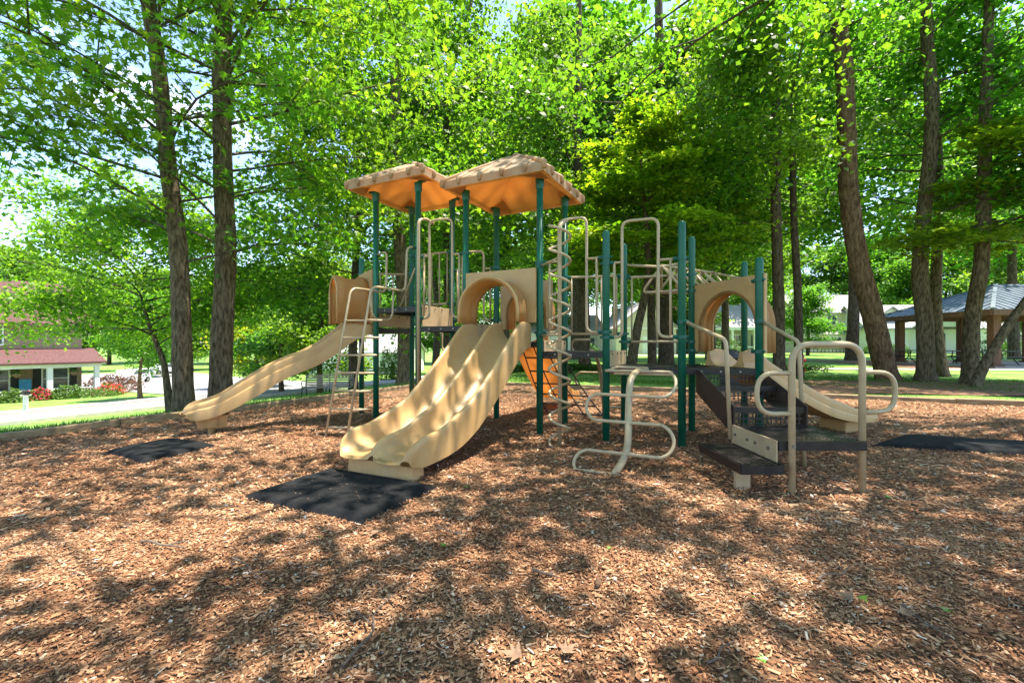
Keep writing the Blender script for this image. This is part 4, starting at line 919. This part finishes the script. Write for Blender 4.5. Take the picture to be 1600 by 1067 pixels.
def mat_obj(label, c, th=.045):
    """rubber mat with softly bevelled, wavy edges; corners on the ground"""
    c = [np.array(q, float) for q in c]; n = 26; vs_ = []; fs = []; r_ = np.random.default_rng(int(abs(c[0][0]) * 100)); ph = r_.uniform(0, 6, 6)
    for j in range(n + 1):
        for i in range(n + 1):
            s_, t = i / n, j / n; p = c[0] * (1 - s_) * (1 - t) + c[1] * s_ * (1 - t) + c[2] * s_ * t + c[3] * (1 - s_) * t
            e = min(s_, 1 - s_, t, 1 - t); z = th * min(1, e / .07) ** .6 + .003 * math.sin(6 * s_ + ph[0]) * math.sin(5 * t + ph[1]) * min(1, e * 8)
            if e == 0: z = -.01
            p = p + .006 * np.array([math.sin(13 * t + ph[2]), math.sin(11 * s_ + ph[3])]); vs_.append((p[0], p[1], gz(p[0], p[1]) + .018 + z))
    for j in range(n):
        for i in range(n): a = j * (n + 1) + i; fs.append((a, a + 1, a + n + 2, a + n + 1))
    b = MB(); b.add(vs_, fs); o = b.build('rubber_mat', 'rubber', smooth=True); tag(o, label, 'mat', 'rubber mats at the slide exits'); return o
def G(p, q): Y = F * HC / (q - YH); return (px(p, Y), Y)
mat_obj('black rubber mat in front of the double slide', [G(378, 779), G(565, 828), G(686, 767), G(515, 734)])
mats = bpy.data.objects['rubber_mat']; c_ = [np.array(q) for q in (G(378, 779), G(565, 828), G(686, 767), G(515, 734))]; lit = MB(); r9 = np.random.default_rng(9)
for k in range(70):
    u_, v_ = r9.uniform(.06, .94, 2); p = c_[0] * (1 - u_) * (1 - v_) + c_[1] * u_ * (1 - v_) + c_[2] * u_ * v_ + c_[3] * (1 - u_) * v_; a = r9.uniform(0, 6.3); l = r9.uniform(.004, .02); z = gz(*p) + .072
    lit.bar((p[0], p[1], z), (p[0] + math.cos(a) * l, p[1] + math.sin(a) * l, z + .002), r9.uniform(.002, .005), .002)
lo = lit.build('chip_litter', 'deadleaf', mats); lo['kind'] = 'stuff'
mat_obj('small black rubber mat at the foot of the long left slide', [G(161, 707), G(222, 731), G(340, 699), G(268, 685)])
mat_obj('black rubber mat beyond the end of the short right slide', [G(1352, 697), (7.1, 4.2), (7.4, 5.0), G(1408, 683)])

def debris():
    r_ = random.Random(8)
    TW = [('long thin grey stick lying at the bottom left of centre', (528, 1062), (612, 948), .008), ('forked dark twig in front of the black mat', (683, 838), (732, 845), .008), ('short grey stick on the left mulch', (222, 855), (292, 866), .012),
          ('dry twig near the double slide foot', (780, 778), (822, 750), .007), ('bent brown twig on the left foreground mulch', (362, 886), (430, 922), .007), ('curved grey twig in the right foreground', (1280, 922), (1342, 892), .008),
          ('long brown stick at the lower right edge', (1410, 965), (1490, 1020), .007), ('straight pale twig at the bottom centre right', (1110, 1052), (1146, 1008), .006), ('short dark stick in the centre foreground', (832, 898), (872, 908), .014), ('thin twig on the right mulch', (1360, 845), (1440, 878), .006)]
    for lab, a, b, r0 in TW:
        p, q = V(*G(*a), .035), V(*G(*b), .03); L = (q - p).length; n = V(-(q - p).y, (q - p).x, 0).normalized(); p.z += gz(p.x, p.y); q.z += gz(q.x, q.y)
        pts = [p.lerp(q, t) + n * (r_.uniform(-.06, .06) * L) + V(0, 0, r_.uniform(0, .015)) for t in (0, .25, .5, .75, 1)]
        m_ = MB(); m_.tube(spline(pts, 4), r0 * .6, 6, rs=[r0 * .7 * (1 - .6 * k / 16) for k in range(17)]); k = spline(pts, 4)
        m_.tube([k[9], k[11] + n * (.12 * L), k[12] + n * (.2 * L)], r0 * .4, 5)
        tag(m_.build('twig', 'twig'), lab, 'twig', 'twigs on the mulch')
    lv, lq = LEAVES['star']
    def leaf(p, size, yaw, m, tiltv):
        me = MB(); c = V(*G(*p), .045); c.z += gz(c.x, c.y); rot = Matrix.Rotation(yaw, 3, 'Z') @ Matrix.Rotation(tiltv, 3, 'X')
        me.add([c + rot @ V(x * size, y * size, abs(y) * size * .25) for x, y, z in lv], [tuple(f) for f in lq]); return me.build('fallen_leaf', m)
    for p, lab in [((497, 851), 'fresh green leaf beside the near corner of the centre mat'), ((730, 768), 'green leaf right of the double slide foot'), ((1384, 783), 'bright green leaf right of the grab arch leg'), ((1172, 945), 'green leaf left of the wide brown dead leaf'),
                   ((1345, 950), 'green leaf lying by the wide brown dead leaf'), ((690, 866), 'green leaf below the forked dark twig'), ((1477, 976), 'green leaf near the long brown stick at right'), ((1198, 1047), 'green leaf at the bottom right of centre'), ((955, 865), 'green scrap of leaf in the centre of the mulch')]:
        tag(leaf(p, r_.uniform(.03, .05), r_.uniform(0, 6), 'greenleaf', r_.uniform(-.3, .3)), lab, 'leaf', 'green leaves on the mulch')
    for p, s, lab in [((880, 1040), .08, 'large curled dead leaf at the bottom centre'), ((592, 840), .09, 'reddish dead leaf near the mat corner'), ((815, 1045), .09, 'dark dead leaf left of the curled one'), ((1335, 955), .085, 'wide brown dead leaf in the right foreground'), ((1420, 985), .09, 'crumpled dark leaf near the right stick')]:
        tag(leaf(p, s, r_.uniform(0, 6), 'deadleaf', r_.uniform(-.4, .4)), lab, 'leaf')
    for p, lab in [((118, 835), 'dark pine cone on the left mulch'), ((70, 1000), 'dark pine cone in the bottom left corner'), ((432, 797), 'pine cone left of the centre mat'), ((1585, 895), 'pine cone at the right picture edge'), ((1165, 880), 'right one of two pine cones below the low step'), ((1135, 875), 'left one of two pine cones below the low step'), ((934, 920), 'pine cone in the centre foreground')]:
        c = V(*G(*p), .04); c.z += gz(c.x, c.y); m_ = MB(); d = V(r_.uniform(-1, 1), r_.uniform(-1, 1), .2).normalized(); s = r_.uniform(.45, .75)
        m_.tube([c + d * (t * s) for t in (-.045, -.03, -.015, 0, .015, .03, .045)], .02, 9, rs=[.008 * s, .021 * s, .019 * s, .023 * s, .018 * s, .017 * s, .005 * s])
        tag(m_.build('pine_cone', 'cone'), lab, 'pine cone', 'pine cones on the mulch')
debris()

# ------------------------------------------------------------------ bench
def bench(loc, rz):
    t = empty('park_bench', loc, rz); tag(t, 'weathered slatted bench with black iron ends facing the street', 'bench')
    for k in range(5): m_ = MB(); m_.box(-.9, .9, -.26 + k * .10, -.19 + k * .10, .42, .45); m_.build('seat_slat', 'slat', t, local=True)
    for k in range(5): m_ = MB(); z = .50 + k * .085; y = .25 + k * .022; m_.bar((-.9, y, z), (.9, y, z), .025, .065); m_.build('back_slat', 'slat', t, local=True)
    for x in (-.86, 0, .86):
        m_ = MB(); m_.tube(fillet([(x, .36, .92), (x, .24, .42), (x, .30, 0)], .15), .02, 6); m_.tube(fillet([(x, .26, .40), (x, -.26, .40), (x, -.32, 0)], .1), .02, 6)
        if x: m_.tube(fillet([(x, .28, .66), (x, -.25, .68), (x, -.30, .55), (x, -.2, .48), (x, -.18, .40)], .08), .018, 6)
        m_.build('iron_end', 'iron', t, local=True)
Yb = 17.2; xb = px(512, Yb); bench((xb, Yb, gz(xb, Yb)), R(8))

# ------------------------------------------------------------------ buildings
def rbox(name, m, par, *a, bevel=0): b = MB(); b.box(*a); return b.build(name, m, par, local=True, bevel=bevel)
def window(par, x0, x1, z0, z1, y, shutters=False, mull=1, rows=1):
    """on a wall facing -y at local y"""
    b = MB(); w = .09
    for a in ((x0 - w, x1 + w, z1, z1 + w), (x0 - w, x1 + w, z0 - w, z0), (x0 - w, x0, z0, z1), (x1, x1 + w, z0, z1)): b.box(a[0], a[1], y - .05, y + .02, a[2], a[3])
    for k in range(1, mull + 1): x = x0 + (x1 - x0) * k / (mull + 1); b.box(x - .025, x + .025, y - .035, y + .0, z0, z1)
    for k in range(1, rows + 1): z = z0 + (z1 - z0) * k / (rows + 1); b.box(x0, x1, y - .034, y + .001, z - .025, z + .025)
    fr = b.build('window', 'white', par, local=True); p = MB(); p.box(x0, x1, y - .02, y - .012, z0, z1); p.build('pane', 'glass', fr, local=True)
    if shutters:
        for a, c in ((x0 - w - .42, x0 - w - .02), (x1 + w + .02, x1 + w + .42)): s = MB(); s.box(a, c, y - .04, y - .003, z0 - .05, z1 + .05); s.build('shutter', 'darkpaint', par, local=True)
def gable(par, x0, x1, y0, y1, z0, h, m, over=.35, axis='x', wallm=None):
    """roof with ridge along axis; gable walls filled"""
    b = MB(); th = .16
    if axis == 'x':
        ym = (y0 + y1) / 2; q = h / ((y1 - y0) / 2); d = over * q
        for s, ya in ((1, y0 - over), (-1, y1 + over)):
            b.add([(x0 - over, ya, z0 - d), (x1 + over, ya, z0 - d), (x1 + over, ym, z0 + h), (x0 - over, ym, z0 + h), (x0 - over, ya, z0 - d + th), (x1 + over, ya, z0 - d + th), (x1 + over, ym, z0 + h + th), (x0 - over, ym, z0 + h + th)],
                  [(0, 1, 2, 3), (4, 7, 6, 5), (0, 4, 5, 1), (1, 5, 6, 2), (3, 2, 6, 7), (0, 3, 7, 4)])
        g = MB(); g.add([(x0 + .01, y0, z0), (x0 + .01, y1, z0), (x0 + .01, ym, z0 + h), (x1 - .01, y0, z0), (x1 - .01, y1, z0), (x1 - .01, ym, z0 + h)], [(0, 1, 2), (5, 4, 3)])
    else:
        xm = (x0 + x1) / 2; q = h / ((x1 - x0) / 2); d = over * q
        for s, xa in ((1, x0 - over), (-1, x1 + over)):
            b.add([(xa, y0 - over, z0 - d), (xa, y1 + over, z0 - d), (xm, y1 + over, z0 + h), (xm, y0 - over, z0 + h), (xa, y0 - over, z0 - d + th), (xa, y1 + over, z0 - d + th), (xm, y1 + over, z0 + h + th), (xm, y0 - over, z0 + h + th)],
                  [(0, 1, 2, 3), (4, 7, 6, 5), (0, 4, 5, 1), (1, 5, 6, 2), (3, 2, 6, 7), (0, 3, 7, 4)])
        g = MB(); g.add([(x0, y0 + .01, z0), (x1, y0 + .01, z0), (xm, y0 + .01, z0 + h), (x0, y1 - .01, z0), (x1, y1 - .01, z0), (xm, y1 - .01, z0 + h)], [(0, 1, 2), (5, 4, 3)])
    r_ = b.build('roof', m, par, local=True); g.build('gable_wall', wallm or 'cream', par, local=True); return r_

# brown house with the porch (front along the street, local x along the street, -y towards it)
hx, hy = -34.0, 36.6; H1 = empty('brown_house', (hx, hy, gz(hx, hy) + .1), math.atan2(.868, .496)); H1.scale = (1.1, 1.1, 1.1); H1.location.z -= .35; tag(H1, 'brown two storey house with maroon roof and white columned porch', 'house')
rbox('wall', 'brownsiding', H1, -16, -.2, 2.0, 10, -.5, 5.6)
gable(H1, -16, -.2, 2.0, 10, 5.6, 3.0, 'maroon', .5, 'x', 'brownsiding')
rbox('porch_floor', 'concrete', H1, -14, .2, -.2, 2.0, -.5, .12)
b = MB(); b.add([(-14.3, -.5, 2.55), (.5, -.5, 2.55), (.5, 2.0, 3.5), (-14.3, 2.0, 3.5), (-14.3, -.5, 2.67), (.5, -.5, 2.67), (.5, 2.0, 3.64), (-14.3, 2.0, 3.64)], [(3, 2, 1, 0), (4, 5, 6, 7), (0, 1, 5, 4), (1, 2, 6, 5), (3, 0, 4, 7)]); b.build('porch_roof', 'maroon', H1, local=True)
rbox('porch_beam', 'white', H1, -14.1, .25, -.28, -.02, 2.3, 2.56)
for x in (0, -2.5, -5.6, -8.5, -11): rbox('column', 'white', H1, x - .14, x + .14, -.28, 0, .1, 2.3)
for a, c in ((-2.36, -.14), (-5.46, -2.64)):
    rbox('rail', 'white', H1, a, c, -.17, -.11, .78, .85)
    for k in range(int((c - a) / .16)): rbox('baluster', 'white', H1, a + .08 + k * .16, a + .12 + k * .16, -.16, -.12, .12, .78)
for x0, x1 in ((-2.3, -1.0), (-5.2, -4.0)): window(H1, x0, x1, .75, 2.15, 2.0, True, 0, 1)
rbox('door', 'darkpaint', H1, -7.5, -6.5, 1.93, 2.0, .12, 2.2); window(H1, -6.35, -6.0, .3, 2.15, 2.0, False, 0, 2)
rbox('banner', 'bluecloth', H1, -3.55, -2.95, 1.7, 1.75, .5, 1.5)
for x0, x1 in ((-5.6, -4.3), (-10.0, -8.6)): window(H1, x0, x1, 3.95, 5.2, 2.0, False, 1, 1)
for x in (-1.25, -4.05):
    b = MB(); b.loft([[V(x + r_ * math.cos(k), -.15 + r_ * math.sin(k), z) for k in np.linspace(0, 2 * math.pi, 10, endpoint=False)] for r_, z in ((.1, 1.72), (.22, 1.85), (.27, 1.98))]); hb = b.build('hanging_basket', 'deadleaf', H1, local=True)
    rg = np.random.default_rng(4); c = np.stack([rg.normal(x, .17, 90), rg.normal(-.15, .17, 90), rg.normal(2.05, .09, 90)], 1); scatter_leaves('basket_plant', c, 'oval', .12, 'needle', hb, rg, rg.random(90))

def shrub(name, label, X, Y, rx, ry, h, n, m='needle', size=.09, group=None, tint=(.5, .25), cat='shrub'):
    rg = np.random.default_rng(int(abs(X * 37 + Y * 11)) + n); z0 = gz(X, Y); r_ = empty(name, (X, Y, z0)); tag(r_, label, cat, group)
    u = rg.normal(0, 1, (n, 3)); u /= np.linalg.norm(u, axis=1)[:, None]; u[:, 2] = np.abs(u[:, 2]); rad = rg.uniform(.72, 1.06, n) * (1 + .12 * np.sin(u[:, 0] * 7 + X) * np.sin(u[:, 1] * 6))
    c = u * rad[:, None] * np.array([rx, ry, h]); c[:, 2] *= .95
    scatter_leaves('foliage', c, 'oval', size, m, r_, rg, tint[0] + rg.normal(0, tint[1], n), .9)
    b = MB()
    for k in range(5): a = k * 1.26; b.tube([(0, 0, -.05), (rx * .4 * math.cos(a), ry * .4 * math.sin(a), h * .5), (rx * .65 * math.cos(a), ry * .65 * math.sin(a), h * .8)], .02, 4)
    b.build('stem', 'wood', r_, local=True); return r_
def onr(p, d): Y = (d + 9.647) / ((-.868) * (p - CX) / F + .496); return px(p, Y), Y      # pixel column p at distance d beyond the border
for lab, p, d_, rx, h, m, n in (('round green shrub by the front door of the brown house', 22, 36.2, .9, .95, 'needle', 900), ('pink flowering bush at the porch rail', 62, 36.5, .8, .9, 'flower', 900), ('light green bushy shrub in front of the porch', 105, 36.0, 1.1, 1.0, 'needle', 1000),
                                ('low clipped hedge right of the light green shrub', 150, 36.0, 1.6, .55, 'needle', 1000), ('reddish plum coloured hedge beside the porch', 176, 40.0, 2.3, 1.6, 'plum', 1800), ('orange red flower bush before the plum hedge', 172, 36.6, 1.1, .9, 'flower', 900)):
    X, Y = onr(p, d_); shrub('shrub', lab, X, Y, rx, rx * .8, h, n, m, .17)
X, Y = onr(40, 26.0); mb = empty('mailbox', (X, Y, gz(X, Y)), math.atan2(.868, .496)); tag(mb, 'black mailbox on a white post by the kerb', 'mailbox')
rbox('post', 'white', mb, -.09, .09, -.09, .09, -.2, .95); rbox('post_cap', 'white', mb, -.2, .2, -.12, .12, .93, .97)
b = MB(); b.loft([[V(w * .12, y, 1.08 + h_ * .13) for w, h_ in [(-1, -.8), (1, -.8), (1, .2), (.75, .75), (0, 1), (-.75, .75), (-1, .2)]] for y in (-.28, .24)]); b.build('box', 'iron', mb, local=True)

def car(label, X, Y, rz, m='carpaint'):
    t = empty('parked_car', (X, Y, gz(X, Y)), rz); tag(t, label, 'car', 'cars parked up the street'); b = MB()
    side = [(-2.2, .35), (-2.25, .8), (-1.9, .98), (-1.2, 1.02), (-.6, 1.5), (1.5, 1.55), (2.1, 1.0), (2.2, .8), (2.2, .35)]
    b.loft([[V(x * s, y, z) for x, z in side] for y, s in ((-.88, .97), (-.80, 1), (.80, 1), (.88, .97))]); b.build('body', m, t, local=True, bevel=.04)
    for y in (-.885, .885): w = MB(); w.add([(-1.0, y, 1.03), (-.5, y, 1.42), (1.4, y, 1.46), (1.75, y, 1.03)], [(0, 1, 2, 3)]); w.build('side_window', 'glass', t, local=True)
    for x in (-1.4, 1.4):
        for y in (-.86, .86): w = MB(); w.tube([(x, y - .11, .33), (x, y + .11, .33)], .33, 16); wh = w.build('wheel', 'iron', t, local=True); w = MB(); w.tube([(x, y - .12, .33), (x, y + .12, .33)], .19, 12); w.build('rim', 'bolt', wh, local=True)
car('light car parked up the street beyond the plum hedge', *onr(203, 50)[:2], R(100)); car('white car farther up the street left of the leaning trunk', *onr(258, 66)[:2], R(70))

# white garage house, fence, arborvitae, street sign
def simple_house(name, label, X, Y, rz, w, d, h, rh, wallm, roofm, axis='x', wins=(), doors=(), base=0, over=.4):
    t = empty(name, (X, Y, gz(X, Y) + base), rz); tag(t, label, 'house'); rbox('wall', wallm, t, -w / 2, w / 2, 0, d, -1.2, h); gable(t, -w / 2, w / 2, 0, d, h, rh, roofm, over, axis, wallm)
    rbox('fascia', 'white', t, -w / 2 - .3, w / 2 + .3, -.08, -.02, h - .22, h - .02)
    for k in wins: window(t, k[0], k[1], k[2], k[3], 0, len(k) > 4 and k[4], 1, 1)
    for k in doors: rbox('door', k[4] if len(k) > 4 else 'darkpaint', t, k[0], k[1], -.06, 0, k[2], k[3])
    return t
X = px(552, 62); simple_house('garage_house', 'white sided house with a garage wall beyond the street', X, 62, R(-8), 14, 9, 3.2, 2.4, 'whitesiding', 'greyroof', 'x', [(-6.3, -5.0, .6, 1.9)], [(-2.2, -1.2, 0, 2.2, 'greysiding')], base=-.2)
ft = empty('rail_fence', (px(590, 52), 52, gz(px(590, 52), 52))); tag(ft, 'brown wooden rail fence beside the white house', 'fence')
for k in range(5): rbox('fence_post', 'brownwood', ft, -4.1 + k * 2, -3.95 + k * 2, -.07, .07, -.2, 1.35)
for z in (.4, .75, 1.1): rbox('fence_rail', 'brownwood', ft, -4.2, 4.1, -.1, -.072, z - .07, z + .07)
for p, lab in ((604, 'left one of two pale green columnar conifers by the rail fence'), (622, 'right one of two pale green columnar conifers by the rail fence')): shrub('columnar_conifer', lab, px(p, 46), 46, .75, .75, 3.6, 1500, 'needle', .2, 'columnar conifers', (.85, .15), 'conifer')
Xs, Ys = px(437, 40), 40; t = empty('street_sign', (Xs, Ys, gz(Xs, Ys))); tag(t, 'green street name sign on a pole beyond the long slide', 'sign')
b = MB(); b.tube([(0, 0, -.2), (0, 0, 3.75)], .035, 8); b.build('pole', 'bolt', t, local=True); rbox('name_blade', 'signgreen', t, -.48, .48, -.012, .012, 3.35, 3.6); rbox('name_blade', 'signgreen', t, -.012, .012, -.48, .48, 3.62, 3.85)
X, Y = px(510, 55), 55; shrub('shrub', 'dark clipped shrub in front of the white house', X, Y, 1.6, 1.0, 1.1, 900, 'needle', .2)
# houses across the back
simple_house('grey_garage', 'grey and white garage far behind the spiral climber', px(880, 62), 62, R(4), 11, 8, 2.9, 2.4, 'whitesiding', 'greyroof', 'x', [(3.0, 4.4, .8, 2.0)], [(-3.6, -2.5, 0, 2.2, 'brownwood'), (-1.6, 1.6, 0, 2.3, 'white')])
simple_house('cream_cottage', 'cream gabled cottage behind the lower deck', px(1010, 54), 54, R(6), 7.5, 8, 3.2, 3.0, 'cream', 'greyroof', 'y', [(-2.6, -1.4, .7, 2.0), (1.2, 2.6, .7, 2.0)], [(-.5, .5, 0, 2.1, 'white')])
simple_house('cream_house', 'long cream house with tan roof right of the cottage', px(1068, 60), 60, R(4), 8, 8, 3.3, 3.4, 'cream', 'maroon', 'x', [(-2.4, -1.0, .7, 2.1), (1.0, 2.4, .7, 2.1)])
t = simple_house('grey_house', 'grey house with a white columned porch seen through the arch', px(1150, 58), 58, R(2), 10, 8, 3.4, 3.0, 'greysiding', 'greyroof', 'x', [(-3.6, -1.8, .6, 2.3), (-.8, .6, .6, 2.3)], [(2.0, 3.0, .1, 2.3, 'darkpaint')])
for x in (-4.6, -1.4, 1.5, 4.3): rbox('column', 'white', t, x - .15, x + .15, -1.8, -1.5, -.2, 3.0)
rbox('porch_beam', 'white', t, -5, 5, -1.85, -.05, 2.95, 3.3)
for a, c in ((-4.4, -1.6), (-1.2, 1.3)): rbox('rail', 'white', t, a, c, -1.7, -1.62, .75, .85); rbox('rail', 'white', t, a, c, -1.7, -1.62, .1, .2)
t = simple_house('two_storey_house', 'cream two storey house with a bay window and grey roof', px(1308, 62), 62, R(-3), 10.5, 8, 5.4, 2.6, 'cream', 'greyroof', 'x', [(-1.3, -.1, 3.4, 4.9), (3.0, 4.3, 3.4, 4.9), (3.4, 4.4, .4, 1.9)], base=.2)
b = MB(); b.slab([(-1.9, -.9), (.5, -.9), (1.3, 0), (-2.7, 0)], -.3, 2.3); by = b.build('bay', 'cream', t, local=True); b = MB(); b.loft([[V(-2.2, -1.15, 2.32), V(.8, -1.15, 2.32), V(1.6, 0, 2.32), V(-3.0, 0, 2.32)], [V(-1.4, -.2, 2.95), V(0, -.2, 2.95), V(.3, 0, 2.95), V(-1.7, 0, 2.95)]]); b.build('bay_roof', 'greyroof', t, local=True)
window(t, -1.3, -.1, .5, 1.9, -.9); rbox('deck_rail', 'brownwood', t, -6, 2.5, -3.0, -2.9, .3, .45); rbox('deck_rail', 'brownwood', t, -6, 2.5, -3.0, -2.9, -.25, -.12)
for k in range(18): rbox('baluster', 'brownwood', t, -5.9 + k * .48, -5.82 + k * .48, -2.98, -2.92, -.12, .3)
for k in range(3): rbox('deck_post', 'brownwood', t, 3.0 + k * .9, 3.25 + k * .9, -3.0, -2.8, -.6, 1.1)
t = simple_house('white_gabled_house', 'white single storey house with an oval window in its front gable', px(1392, 58), 58, R(-5), 7, 8, 3.2, 2.6, 'whitesiding', 'greyroof', 'y', base=.1)
b = MB(); b.tube([(0, -.03, 1.6), (0, -.08, 1.6)], .62, 20); ow = b.build('oval_window', 'white', t, local=True); b = MB(); b.tube([(0, -.082, 1.6), (0, -.1, 1.6)], .48, 20); b.build('pane', 'glass', ow, local=True)
rbox('gable_trim', 'greysiding', t, -3.6, 3.6, -.12, -.02, 2.8, 3.3)
t = simple_house('long_white_house', 'long white house behind the pavilion', px(1530, 56), 56, R(-6), 26, 8, 3.2, 3.0, 'whitesiding', 'greyroof', 'x', [(2.5, 3.8, .8, 2.2), (4.2, 5.5, .8, 2.2), (8, 9.2, .8, 2.2)], [(-5.8, -3.9, 0, 2.4, 'glass')], base=.1)
gable(t, -8.5, -1.5, -1.2, 4, 3.2, 2.4, 'greyroof', .3, 'y', 'whitesiding')
for x in (-7.8, -5.9, -3.2): rbox('column', 'white', t, x - .15, x + .15, -1.3, -1.0, -.3, 3.0)
for p, Y, lab, rx in ((1365, 54, 'green shrub right of the big pine in front of the white gabled house', 1.2), (1400, 54, 'clipped hedge under the oval window', 1.8), (1545, 52, 'clipped hedge in front of the long white house', 2.6), (1585, 44, 'large round bush behind the pavilion', 2.2), (1130, 52, 'low hedge in front of the grey porch', 2.6), (920, 54, 'low shrub by the grey garage', 1.4)):
    shrub('shrub', lab, px(p, Y), Y, rx, 1.0, 1.2 if rx < 2.2 else 1.1 * rx * .7, 1200, 'needle', .2)

# pavilion and picnic tables
pv = empty('picnic_pavilion', (28.5, 25.4, 0), R(-4)); tag(pv, 'open picnic pavilion with brown posts and blue grey metal hip roof', 'pavilion')
rbox('floor_slab', 'concrete', pv, -4.2, 4.2, -3.4, 3.4, -.3, .06)
for x in (-3.9, -.2, 3.7):
    for y in (-3.0, 3.0):
        if (x, y) == (-.2, -3.0): continue
        rbox('post', 'brownwood', pv, x - .18, x + .18, y - .18, y + .18, .0, 2.95); rbox('post_base', 'brownwood', pv, x - .28, x + .28, y - .28, y + .28, .0, .16)
rbox('beam', 'brownwood', pv, -4.1, 3.9, -3.12, -2.88, 2.62, 3.05); rbox('beam', 'brownwood', pv, -4.1, 3.9, 2.88, 3.12, 2.62, 3.05); rbox('beam', 'brownwood', pv, -4.02, -3.78, -2.88, 2.88, 2.62, 3.05); rbox('beam', 'brownwood', pv, 3.58, 3.82, -2.88, 2.88, 2.62, 3.05)
ex, ey, ze, za, rr = 4.8, 3.9, 2.85, 4.5, 1.0
C4 = [V(-ex, -ey, ze), V(ex, -ey, ze), V(ex, ey, ze), V(-ex, ey, ze)]; T2 = [V(-rr, 0, za), V(rr, 0, za)]
b = MB(); up = V(0, 0, .07)
b.add([*C4, *T2] + [p + up for p in C4] + [p + up for p in T2], [(6, 7, 11, 10), (7, 8, 11), (8, 9, 10, 11), (9, 6, 10), (1, 0, 4, 5), (2, 1, 5), (3, 2, 5, 4), (0, 3, 4), (0, 1, 7, 6), (1, 2, 8, 7), (2, 3, 9, 8), (3, 0, 6, 9)])
pr_ = b.build('roof', 'metalroof', pv, local=True)
for k in range(26):
    x = -ex + .2 + k * (2 * ex - .4) / 25; t = min(1, (ex - abs(x)) / (ex - rr))
    for s in (-1, 1): b = MB(); b.bar((x, s * ey, ze + .09), (x, s * ey * (1 - t) , ze + (za - ze) * t + .09), .04, .05); b.build('seam', 'metalroof', pr_, local=True)
for k in range(15):
    y = -ey + .4 + k * (2 * ey - .8) / 14; t = 1 - abs(y) / ey
    b = MB(); b.bar((-ex, y, ze + .09), (-ex + (ex - rr) * t, y, ze + (za - ze) * t + .09), .04, .05); b.build('seam', 'metalroof', pr_, local=True)
for a, q in ((0, 0), (1, 1), (2, 1), (3, 0)): b = MB(); b.bar(C4[a] + up * 1.6, T2[q] + up * 1.6, .16, .05); b.build('hip_cap', 'metalroof', pr_, local=True)
rbox('fascia', 'brownwood', pv, -ex, ex, -ey - .05, -ey + .0, ze - .22, ze + .05); rbox('fascia', 'brownwood', pv, -ex - .05, -ex, -ey, ey, ze - .22, ze + .05)
def table(label, X, Y, rz):
    t = empty('picnic_table', (X, Y, .06), rz); tag(t, label, 'picnic table', 'picnic tables under the pavilion')
    for k in range(4): rbox('top_board', 'tabletop', t, -.95, .95, -.36 + k * .18, -.20 + k * .18, .72, .765)
    for s in (-1, 1):
        rbox('bench_seat', 'tabletop', t, -.95, .95, s * .68 - .13, s * .68 + .13, .42, .46)
        b = MB()
        for y in (-.3, .3): b.tube(fillet([(s * .6, y, .72), (s * .6, y * .8, .35), (s * .6, y * 1.8, 0)], .1), .03, 6)
        b.tube([(s * .6, -.7, .41), (s * .6, .7, .41)], .028, 6); b.build('leg_frame', 'iron', t, local=True)
table('dark picnic table at the left end under the pavilion', 25.0, 28.2, .5); table('dark picnic table in the middle under the pavilion', 25.9, 26.2, .2); table('dark picnic table right of the middle one under the pavilion', 26.9, 24.8, .1)

# bin and hydrant behind the short slide
t = empty('litter_bin', (px(1141, 12.5), 12.5, 0)); tag(t, 'black round litter bin behind the short slide hood', 'bin')
b = MB(); b.tube([(0, 0, 0), (0, 0, .05), (0, 0, .78), (0, 0, .80)], .3, 18, rs=[.26, .27, .30, .31]); b.build('body', 'darkpaint', t, local=True); b = MB(); b.loft([[V(r_ * math.cos(k), r_ * math.sin(k), z) for k in np.linspace(0, 2 * math.pi, 18, endpoint=False)] for r_, z in ((.33, .80), (.33, .86), (.28, .98), (.15, 1.05), (.02, 1.07))]); b.build('lid', 'darkpaint', t, local=True, smooth=True)
t = empty('fire_hydrant', (px(1251, 19.5), 19.5, 0)); tag(t, 'small red hydrant beside the slender dark trunk', 'hydrant')
b = MB(); b.tube([(0, 0, 0), (0, 0, .1), (0, 0, .12), (0, 0, .6), (0, 0, .63), (0, 0, .8), (0, 0, .88)], .12, 12, rs=[.17, .17, .11, .11, .15, .10, .03]); b.build('barrel', 'redpaint', t, local=True); b = MB(); b.tube([(-.2, 0, .5), (.2, 0, .5)], .06, 8); b.build('nozzle', 'redpaint', t, local=True)
